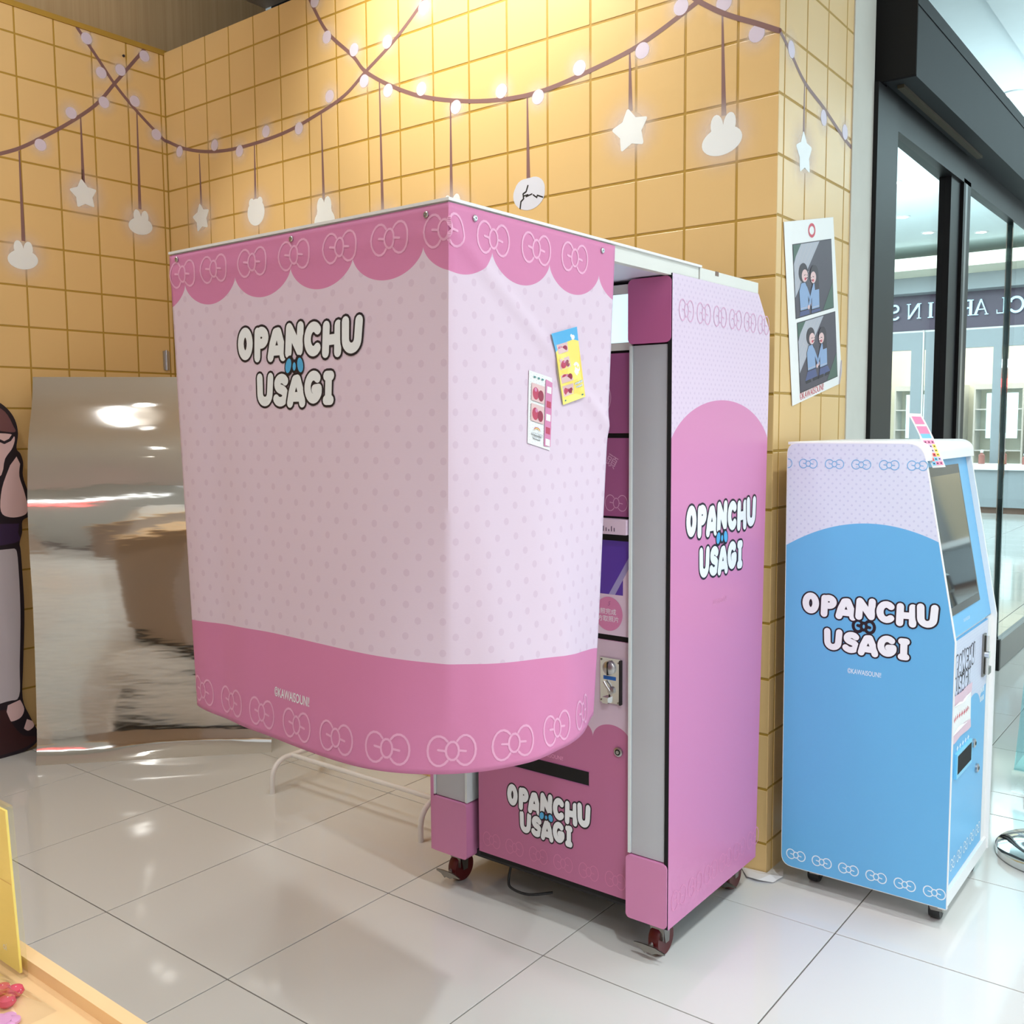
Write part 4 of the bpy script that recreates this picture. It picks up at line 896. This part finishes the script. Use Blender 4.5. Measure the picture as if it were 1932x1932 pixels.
# sample strips leaning on a holder on the kiosk's top corner
hs = thing('sample_strip', 'colourful sample photo strip standing tilted on the kiosk top edge', 'photo strip', (-.77, 2.93, 1.33))
hA, hB, hC, hD = Vector((-.820, 2.93, 1.487)), Vector((-.785, 2.935, 1.485)), Vector((-.722, 2.93, 1.334)), Vector((-.756, 2.925, 1.331))
def hf(a, b, off):
    p = hA * (1 - a) * (1 - b) + hB * a * (1 - b) + hC * a * b + hD * (1 - a) * b
    return (p.x - .010 * (1 - b) ** 3 + off * .3, p.y - off, p.z)
mb = MB(); n_ = 8
for t in (0, .0008):
    for j in range(n_ + 1):
        for a in (0, 1): mb.v.append(hf(a, j / n_, t))
S_ = (n_ + 1) * 2
for j in range(n_): a = j * 2; mb.f += [(a, a + 1, a + 3, a + 2), (S_ + a, S_ + a + 2, S_ + a + 3, S_ + a + 1)]; mb.m += [0, 0]
mb.build('card', M_paper, hs)
d = Decal(hf, .0012); cols = [1, 0, 2, 3, 4, 5]
d.rect(.15, .85, .06, .20, 1); d.rect(.12, .88, .24, .38, 1); d.rect(.14, .86, .38, .46, 0)
for r in range(6):
    for c in range(3):
        k = [(1, 1, 1), (0, 6, 3), (2, 6, 3), (2, 5, 3), (5, 0, 6), (0, 1, 1)][r][c]
        d.rect(.12 + .27 * c, .36 + .27 * c, .50 + .078 * r, .565 + .078 * r, k, .0001); d.ell(.24 + .27 * c, .533 + .078 * r, .06, .012, 7, .0002, 8)
d.build('card_print', [mat('aqua_ink', (130, 206, 240), .4), mat('candy_pink_ink', (242, 150, 190), .4), mat('orange_ink', (246, 190, 110), .4), M_yellow, M_paper, mat('coral_ink', (240, 110, 110), .4), mat('lilac_ink', (220, 200, 230), .4), M_black], hs, recalc=False)
mb = MB(); q = [Vector((-.806, 2.932, 1.457)), Vector((-.799, 2.936, 1.459)), Vector((-.756, 2.936, 1.343)), Vector((-.764, 2.931, 1.343))]
mb.add([tuple(p) for p in q] + [tuple(p + Vector((.004, .012, 0))) for p in q], [(0, 1, 2, 3), (4, 7, 6, 5), (0, 4, 5, 1), (1, 5, 6, 2), (2, 6, 7, 3), (3, 7, 4, 0)]); mb.build('strip_holder', M_white, hs)

# ================================================================== POSTER on the pillar
PA, EA, EB = Vector((2.967, 2.083)), Vector((.428, .083)), Vector((.095, -.567))
po = thing('poster', 'tall white comic-panel poster tilted on the side of the yellow pillar', 'poster', (BX + .002, 3.2, 1.85))
def pm(a, b, t):
    q = PA + EA * a + EB * b; return (BX + .0035 + t, q.x, q.y)
outl = [(0, 0), (1, 0), (1.06, .86), (.99, 1.0), (0, 1.0)]
mb = MB(); mb.prism(outl, lambda a, b, t: pm(a, b, -.0012 + .0012 * t)); mb.build('sheet', M_paper, po)
mb = MB(); mb.prism([(1.06, .86), (1.05, .93), (.99, 1.0)], lambda a, b, t: pm(a, b, .004 * t)); mb.build('folded_corner', M_pale_grey, po)
d = Decal(pm, .0006)
d.line(arc(.53, .062, .062, .032, 0, 360, 24), .011, 9, 0, 1, .75)
def comic(d, a0, a1, b0, b1, people, o0):
    W_, H_ = a1 - a0, b1 - b0; T = lambda x, y: (a0 + x * W_, b0 + y * H_)
    sh = lambda P, mi, o: d.poly([T(x, y) for x, y in P], mi, o0 + o)
    sh([(-.012, -.012), (1.012, -.012), (1.012, 1.012), (-.012, 1.012)], 0, .0); sh([(0, 0), (1, 0), (1, 1), (0, 1)], 1, .0001)
    sh([(.14, 0), (.68, 0), (0, .72), (0, .26)], 2, .0002); sh([(0, 0), (.2, 0), (0, .22)], 3, .0002); sh([(1, .62), (1, 1), (.70, 1)], 3, .0002)
    for k in range(1, 5): d.line([T(.14 + .11 * k, 0.02), T(0.02, .26 + .09 * k)], .0016, 8, o0 + .0003, 1, .8)
    for j in range(2): d.line([T(.10 + .1 * j, .30 + .12 * j), T(.26 + .1 * j, .42 - .02 * j)], .0016, 8, o0 + .0003, 1, .8)
    d.line([T(1, .62), T(.70, 1)], .003, 0, o0 + .0003, 1, .8)
    for q, (cx, hy, f, k, end, longhair) in enumerate(people):
        o = o0 + .0004 + q * .0006; B = lambda P, mi, oo: d.poly([T(cx + f * x * k, min(.995, hy + y * k)) for x, y in P], mi, o + oo)
        # trousers, sweater, arm, hand, hair, face
        if end > .6:
            B([(-.10, .50), (.10, .50), (.14, end), (.01, end), (0, .66), (-.06, end), (-.19, end)], 6, 0.0)
            B([(-.19, end), (-.05, end), (-.03, end + .05), (-.17, end + .05)], 0, .00005); B([(.01, end), (.15, end), (.17, end + .05), (.02, end + .05)], 0, .00005)
        else: B([(-.10, .50), (.11, .50), (.12, 1.0), (.01, 1.0), (.0, .66), (-.02, 1.0), (-.14, 1.0)], 6, 0.0)
        B([(-.07, .13), (.05, .13), (.10, .22), (.12, .53), (-.12, .53), (-.13, .24)], 0, .0001); B([(-.06, .14), (.04, .14), (.088, .225), (.106, .515), (-.108, .515), (-.117, .24)], 5, .0002)
        d.line([T(cx + f * -.10 * k, hy + .49 * k), T(cx + f * .10 * k, hy + .49 * k)], .0022, 8, o + .0003, 1, .8)
        B([(.03, .20), (.08, .20), (.20, .44), (.16, .47)], 5, .0003); d.ell(*T(cx + f * .19 * k, hy + .47 * k), W_ * .028 * k, H_ * .034 * k, 7, o + .0003, 12)
        if longhair: B([(-.11, .0), (.02, .0), (.0, .24), (-.12, .24)], 4, .00035)
        d.ell(*T(cx, hy), W_ * .115 * k, H_ * .135 * k, 4, o + .0004, 22)
        d.ell(*T(cx + f * .035 * k, hy + .045 * k), W_ * .078 * k, H_ * .088 * k, 7, o + .00045, 18)
        d.ell(*T(cx + f * .045 * k, hy + .09 * k), W_ * .026 * k, H_ * .02 * k, 9, o + .0005, 10)
        d.line([T(cx + f * .02 * k, hy + .04 * k), T(cx + f * .05 * k, hy + .032 * k)], .0026, 0, o + .0005, 1, .8); d.line([T(cx + f * .085 * k, hy + .04 * k), T(cx + f * .10 * k, hy + .045 * k)], .0026, 0, o + .0005, 1, .8)
        d.line([T(cx + f * .06 * k, hy + .088 * k), T(cx + f * .10 * k, hy + .078 * k)], .003, 0, o + .0006, 1, .8)
comic(d, .145, .925, .128, .525, [(.22, .40, 1, 1.0, .5, False), (.50, .45, -1, .95, .5, True)], .0002)
comic(d, .165, .955, .557, .945, [(.31, .24, 1, .95, .66, False), (.62, .28, -1, .92, .64, True)], .0002)
d.text('©KAWAISOUNI!', .40, .972, -.040, .50, mi=9, rot=-.0, off=.0002)
d.build('poster_print', [M_black, M_street, M_pave, M_hedge, mat('dark_hair_ink', (52, 40, 52), .5), M_sweater, M_navy, M_skin, M_pale_grey, M_red], po, recalc=False)

# ================================================================== MIRROR BOARD, STANDEE, RACK
mp = thing('mirror_board', 'tall bowed silver foil board standing across the room corner', 'mirror', (-3.85, 2.34, 0))
B0, E_, N_ = Vector((-4.176, 1.989)), Vector((.688, .726)), Vector((.726, -.688))
DZ = [(0, -.004), (.094, -.037), (.325, -.058), (.512, -.065), (.722, -.069), (.909, -.063), (1.116, -.067), (1.253, -.084), (1.412, -.118), (1.574, -.192), (1.686, -.222)]
def dprof(z):
    P = smooth_poly(DZ, 8)
    for a, b in zip(P, P[1:]):
        if z <= b[0]: f = (z - a[0]) / max(1e-6, b[0] - a[0]); return a[1] + (b[1] - a[1]) * f
    return P[-1][1]
mb = MB(); NZ, NS = 64, 10; ZT = 1.688
for back in (0, 1):
    for j in range(NZ + 1):
        z = ZT * j / NZ
        for i in range(NS + 1):
            s = i / NS; dd = dprof(z) - .012 * back + (.004 * math.sin(s * 7 + z * 3) * math.sin(z * 5.1 + 1)) * (0 if z < .05 else 1)
            q = B0 + E_ * s + N_ * dd; mb.v.append((q.x, q.y, z))
S_ = (NZ + 1) * (NS + 1)
for j in range(NZ):
    for i in range(NS):
        a = j * (NS + 1) + i; mb.f += [(a, a + 1, a + NS + 2, a + NS + 1), (S_ + a, S_ + a + NS + 1, S_ + a + NS + 2, S_ + a + 1)]; mb.m += [0, 1]
rim = [i for i in range(NS + 1)] + [j * (NS + 1) + NS for j in range(1, NZ + 1)] + [NZ * (NS + 1) + i for i in range(NS - 1, -1, -1)] + [j * (NS + 1) for j in range(NZ - 1, 0, -1)]
for k in range(len(rim)): a, b = rim[k], rim[(k + 1) % len(rim)]; mb.f.append((a, b, S_ + b, S_ + a)); mb.m.append(1)
M_foil = mat('silver_foil', (228, 224, 218), 0.06, 1.0, noise=.02, nscale=4, bump=.24, bscale=1.0)
for n_ in M_foil.node_tree.nodes:      # long level ripples of the pulled foil
    if n_.type == 'TEX_NOISE' and abs(n_.inputs['Scale'].default_value - 1.0) < 1e-6:
        mp_ = M_foil.node_tree.nodes.new('ShaderNodeMapping'); mp_.inputs['Scale'].default_value = (5, 5, 22); tc_ = M_foil.node_tree.nodes.new('ShaderNodeTexCoord')
        M_foil.node_tree.links.new(tc_.outputs['Object'], mp_.inputs[0]); M_foil.node_tree.links.new(mp_.outputs[0], n_.inputs['Vector'])
mb.build('foil_sheet', [M_foil, M_offw], mp, smooth=True)

sx_ = -4.395
st = thing('cardboard_standee', 'dark outlined cut-out figure in pale grey skirt against the left wall', 'standee', (sx_, 1.8, 0))
RP = [(1.80, 1.60), (1.93, 1.60), (2.00, 1.585), (2.05, 1.55), (2.082, 1.50), (2.092, 1.44), (2.082, 1.375), (2.098, 1.35), (2.108, 1.31), (2.104, 1.25), (2.122, 1.18), (2.134, 1.10), (2.126, 1.07), (2.092, 1.05), (2.088, 1.00), (2.074, .95), (2.078, .90), (2.080, .65), (2.062, .40), (2.052, .25), (2.080, .16), (2.118, .065), (2.108, .035), (2.06, .008), (1.97, .0), (1.86, .0), (1.84, .05), (1.80, .25)]
full = RP + [(3.6 - y, z) for y, z in reversed(RP[1:-1])]
full = smooth_poly(full + [full[0]], 4)[:-1]
mb = MB(); mb.prism(full, lambda a, b, t: (sx_ - .012 + .012 * t, a, b)); mb.build('board', M_black, st)
d = Decal(lambda a, b, t: (sx_ + t, a, b), .0006)
def both(P, mi, off=0.0):
    P = [P[0]] + smooth_poly(P[1:], 4)
    d.poly(P, mi, off); d.poly([(3.6 - y, z) for y, z in P], mi, off)
both([(1.80, 1.588), (1.98, 1.575), (2.04, 1.535), (2.072, 1.475), (2.075, 1.445), (1.98, 1.455), (1.80, 1.46)], 0)
both([(1.80, 1.448), (2.0, 1.442), (2.072, 1.432), (2.066, 1.38), (2.03, 1.33), (1.99, 1.24), (1.80, 1.2)], 1)
both([(2.080, 1.338), (2.094, 1.305), (2.088, 1.25), (2.106, 1.18), (2.118, 1.105), (2.10, 1.075), (2.04, 1.07), (2.00, 1.10), (2.01, 1.20), (2.05, 1.30)], 1)
both([(1.80, 1.055), (2.076, 1.04), (2.070, 1.0), (2.056, .955), (1.80, .945)], 2)
both([(1.80, .930), (2.050, .930), (2.062, .89), (2.062, .65), (2.046, .40), (2.036, .262), (1.98, .25), (1.80, .235)], 3)
both([(1.985, .232), (2.040, .245), (2.056, .20), (2.04, .165), (2.0, .155), (1.97, .17)], 1)
both([(2.066, .150), (2.090, .135), (2.096, .11), (2.07, .095), (2.05, .11)], 1, .0002)
both([(1.90, .22), (1.975, .215), (2.0, .145), (2.045, .08), (2.10, .06), (2.09, .035), (2.03, .018), (1.90, .014)], 4)
d.line([(2.0, 1.415), (2.03, 1.400), (2.055, 1.412), (2.068, 1.43)], .006, 5, .0003)
d.build('figure_print', [M_hair, M_skin, M_purple, M_pale_grey, M_shoe, M_black], st, recalc=False)
mb = MB(); mb.prism([(sx_ - .012, 0), (sx_ - .033, 0), (sx_ - .012, .9)], lambda a, b, t: (a, 1.78 + .03 * t, b)); mb.build('back_strut', M_offw, st)

rk = thing('garment_rack', 'white bent-tube rack base standing on the floor behind the curtain', 'rack', (-2.7, 2.65, 0))
for xx, y0, y1 in ((-3.088, 2.403, 2.84), (-2.300, 2.426, 2.84)):
    h_ = .131
    pts = [(xx, y0, 0), (xx, y0, h_ - .075)] + [(xx, y0 + .075 - .075 * math.cos(math.radians(a)), h_ - .075 + .075 * math.sin(math.radians(a))) for a in range(15, 91, 15)] + [(xx, y1 - .075 + .075 * math.sin(math.radians(a)), h_ - .075 + .075 * math.cos(math.radians(a))) for a in range(0, 91, 15)] + [(xx, y1, 0)]
    mb = MB(); mb.tube(pts, .0105, n=12); mb.build('foot_tube', M_tube, rk, smooth=True)
    mb = MB(); mb.tube([(xx, 2.66, .13), (xx, 2.66, 1.25)], .0105, n=12); mb.build('upright', M_tube, rk, smooth=True)
mb = MB(); mb.tube([(-3.088, 2.505, .131), (-2.30, 2.505, .131)], .0095, n=12); mb.build('cross_bar', M_tube, rk, smooth=True)
mb = MB(); mb.tube([(-3.088, 2.66, 1.25), (-2.30, 2.66, 1.25)], .0105, n=12); mb.build('top_bar', M_tube, rk, smooth=True)

# crumpled plastic sheet under the pillar corner
mb = MB(); P = [(-1.315, 2.912), (-1.265, 2.850), (-1.225, 2.842), (-1.185, 2.868), (-1.172, 2.92), (-1.19, 2.965), (-1.225, 2.955), (-1.225, 2.914)]
vs = [(x, y, .004 + .008 * ((k * 7) % 3) / 2) for k, (x, y) in enumerate(P)] + [(-1.245, 2.885, .012), (-1.205, 2.895, .014), (-1.20, 2.93, .006)]
mb.add(vs, [(0, 1, 8), (1, 2, 8), (2, 9, 8), (2, 3, 9), (3, 4, 9), (4, 10, 9), (4, 5, 10), (5, 6, 10), (6, 7, 10), (7, 9, 10), (7, 8, 9), (7, 0, 8)])
mb.add([(x, y, .001) for x, y in P], [tuple(range(8))])
solo(mb, 'plastic_sheet', mat('milky_plastic', (228, 228, 232), .25), 'crumpled white plastic sheet under the foot of the yellow pillar', 'plastic sheet', base=(-1.23, 2.9, 0))

# stanchion and acrylic sign stand at the right edge
sn = thing('queue_stanchion', 'chrome stanchion with a round polished base right of the blue kiosk', 'stanchion', (-.5, 3.6, 0))
mb = MB(); mb.lathe([(.172, 0), (.184, .004), (.184, .026), (.176, .034), (.12, .046), (.05, .058), (.034, .066)], (-.5, 3.6, 0), n=48); mb.build('base', M_chrome, sn, smooth=True)
mb = MB(); mb.lathe([(.026, .06), (.026, .93), (.034, .94), (.034, .99), (.02, 1.0)], (-.5, 3.6, 0), n=24); mb.build('post', M_chrome, sn, smooth=True)
ac = thing('acrylic_stand', 'clear acrylic block stand with slanted cyan face on the mall floor', 'sign stand', (-.6, 4.3, 0))
mb = MB(); mb.box(-.747, -.45, 4.172, 4.45, 0.0, .085); mb.build('block', M_clear, ac)
mb = MB(); mb.prism([(4.19, .086), (4.215, .086), (4.43, .60), (4.405, .60)], lambda a, b, t: (-.742 + .287 * t, a, b)); mb.build('slanted_face', M_acryl, ac)
mb = MB(); mb.box(-.70, -.62, 4.1705, 4.1718, .012, .062); mb.build('grey_label', M_bezel, ac)

# ================================================================== DISPLAY TABLE, bottom-left
tb = thing('display_table', 'light wooden display table with raised rim at the lower left', 'table', (-1.5, .1, 0))
mb = MB(); mb.box(-2.3, -.62, -.35, .545, .768, .786); mb.build('table_top', M_wood, tb)
mb = MB(); mb.box(-2.3, -.60, .545, .562, .75, .802); mb.build('rim', M_wood, tb)
mb = MB(); mb.box(-.62, -.60, -.35, .545, .75, .802); mb.build('rim', M_wood, tb)
mb = MB(); mb.box(-2.25, -.65, -.3, .51, .06, .768); mb.build('body', mat('taupe_laminate', (176, 156, 142), .4), tb)
mb = MB(); mb.box(-2.2, -.70, -.25, .46, 0, .06); mb.build('plinth', M_blackgap, tb)
cd = thing('card_package', 'yellow card in a clear sleeve standing on the wooden table', 'package', (-1.31, .525, .786))
mb = MB(); mb.prism([(-1.44, .789), (-1.190, .789), (-1.207, .992), (-1.44, .992)], lambda a, b, t: (a, .535 + .003 * t, b)); mb.build('card', M_yellow, cd)
mb = MB(); mb.prism([(-1.45, .7865), (-1.181, .7865), (-1.199, .999), (-1.45, .999)], lambda a, b, t: (a, .532 + .009 * t, b)); mb.build('clear_sleeve', M_clear, cd)
d = Decal(lambda a, b, t: (a, .535 - t, b), .0005); d.line([(-1.44, .899), (-1.2005, .900)], .0006, 0); d.text('oi', -1.226, .812, .010, mi=1); d.build('card_print', [mat('amber_ink', (226, 180, 60), .4), M_ink], cd, recalc=False)
bg = thing('charm_bag', 'clear plastic bag of strawberry charms on the wooden table', 'bag', (-1.14, .49, .786))
mb = MB(); nx_ = 10
for j in range(nx_ + 1):
    for i in range(nx_ + 1):
        a, b = i / nx_, j / nx_; edge = min(a, 1 - a, b, 1 - b) * 4
        mb.v.append((-1.27 + .19 * a, .40 + .125 * b, .787 + .022 * min(1, edge) + .006 * math.sin(a * 17 + b * 5) * math.sin(b * 13 + a * 3) * min(1, edge)))
for j in range(nx_):
    for i in range(nx_): a = j * (nx_ + 1) + i; mb.f.append((a, a + 1, a + nx_ + 2, a + nx_ + 1)); mb.m.append(0)
mb.build('clear_film', M_clear, bg, smooth=False, recalc=False)
for k, (x, y) in enumerate(((-1.166, .502), (-1.150, .510), (-1.136, .494))):
    s_ = MB(); n = 12; s_.lathe([(.0006, -.003), (.007, -.002), (.0105, .002), (.009, .007), (.004, .0095), (.0006, .010)], (x, y, .790), 'z', n=n); so_ = s_.build('strawberry_charm', M_red, bg, smooth=True)
    mb = MB()
    for q in range(9): a = q * 2.4; r = .003 + .0007 * q; mb.lathe([(.0007, 0), (.0007, .0012)], (x + r * math.cos(a), y + r * math.sin(a), .7985 - q * .0004), 'z', n=6)
    mb.build('seed', M_ink, so_)
mb = MB()
for q in range(6): a = q * math.pi / 3; mb.lathe([(.009, 0), (.009, .003), (.006, .0045)], (-1.104 + .010 * math.cos(a), .474 + .010 * math.sin(a), .788), 'z', n=14)
mb.lathe([(.010, 0), (.010, .005)], (-1.104, .474, .788), 'z', n=14); mb.build('flower_charm', mat('orchid_pink', (226, 160, 206), .4), bg, smooth=True)

# ================================================================== behind the camera (mirrored in foil, floor and screen)
mb = MB(); mb.box(-6.0, 4.0, -7.3, -7.2, 0, 3.79); o = mb.build('wall_rear', M_plaster); o['kind'] = 'structure'
for i, (x, y) in enumerate(((0.6, -3.6), (2.4, -4.6), (-1.6, -4.6))):
    t = thing('display_gondola', ['low brown shop gondola straight behind the camera', 'low brown shop gondola right of the middle one', 'low brown shop gondola left of the middle one'][i], 'shelf unit', (x, y, 0))
    mb = MB(); mb.box(x - .8, x + .8, y - .4, y + .4, 0, .85); mb.build('body', mat('taupe_laminate', (176, 156, 142), .4), t); mb = MB(); mb.box(x - .85, x + .85, y - .45, y + .45, .85, .90); mb.build('top', M_wood, t)
    mb = MB(); mb.box(x - .6, x + .6, y - .12, y + .12, .90, 1.30); mb.build('riser', M_white, t)
mb = MB(); mb.box(.2, 1.6, -7.19, -7.12, 2.1, 2.25); solo(mb, 'light_bar', mat('red_lamp', (255, 120, 120), .4, emit=(255, 90, 90), estr=4), 'red light bar high on the rear wall, seen in the foil board', 'lamp', base=(.9, -7.15, 2.1))
mb = MB(); mb.box(-2.5, 3.0, -7.18, -7.12, 2.45, 2.60); solo(mb, 'strip_light', mat('white_strip', (255, 255, 255), .4, emit=(240, 248, 255), estr=3), 'long white light strip on the rear wall, seen in the foil board', 'lamp', base=(.2, -7.15, 2.45))
for k, (x, y) in enumerate([(-3.3, .6), (-.5, 1.0), (-1.55, .2), (-2.6, 2.2), (-3.2, -1.2), (-1.2, -1.4), (.8, -1.4), (-.2, -3.2), (1.8, -3.2), (-2.2, -3.4)]):
    mb = MB(); mb.lathe([(.085, 0), (.085, -.010), (.065, -.012)], (x, y, 3.79)); mb.lathe([(.06, -.008), (.06, -.0125)], (x, y, 3.79), mi=1)
    solo(mb, 'downlight', [M_white, mat('lamp_disc', (255, 255, 255), .4)], 'round recessed downlight in the beige shop ceiling', 'lamp', 'downlights in the shop ceiling', base=(x, y, 3.79), smooth=True)
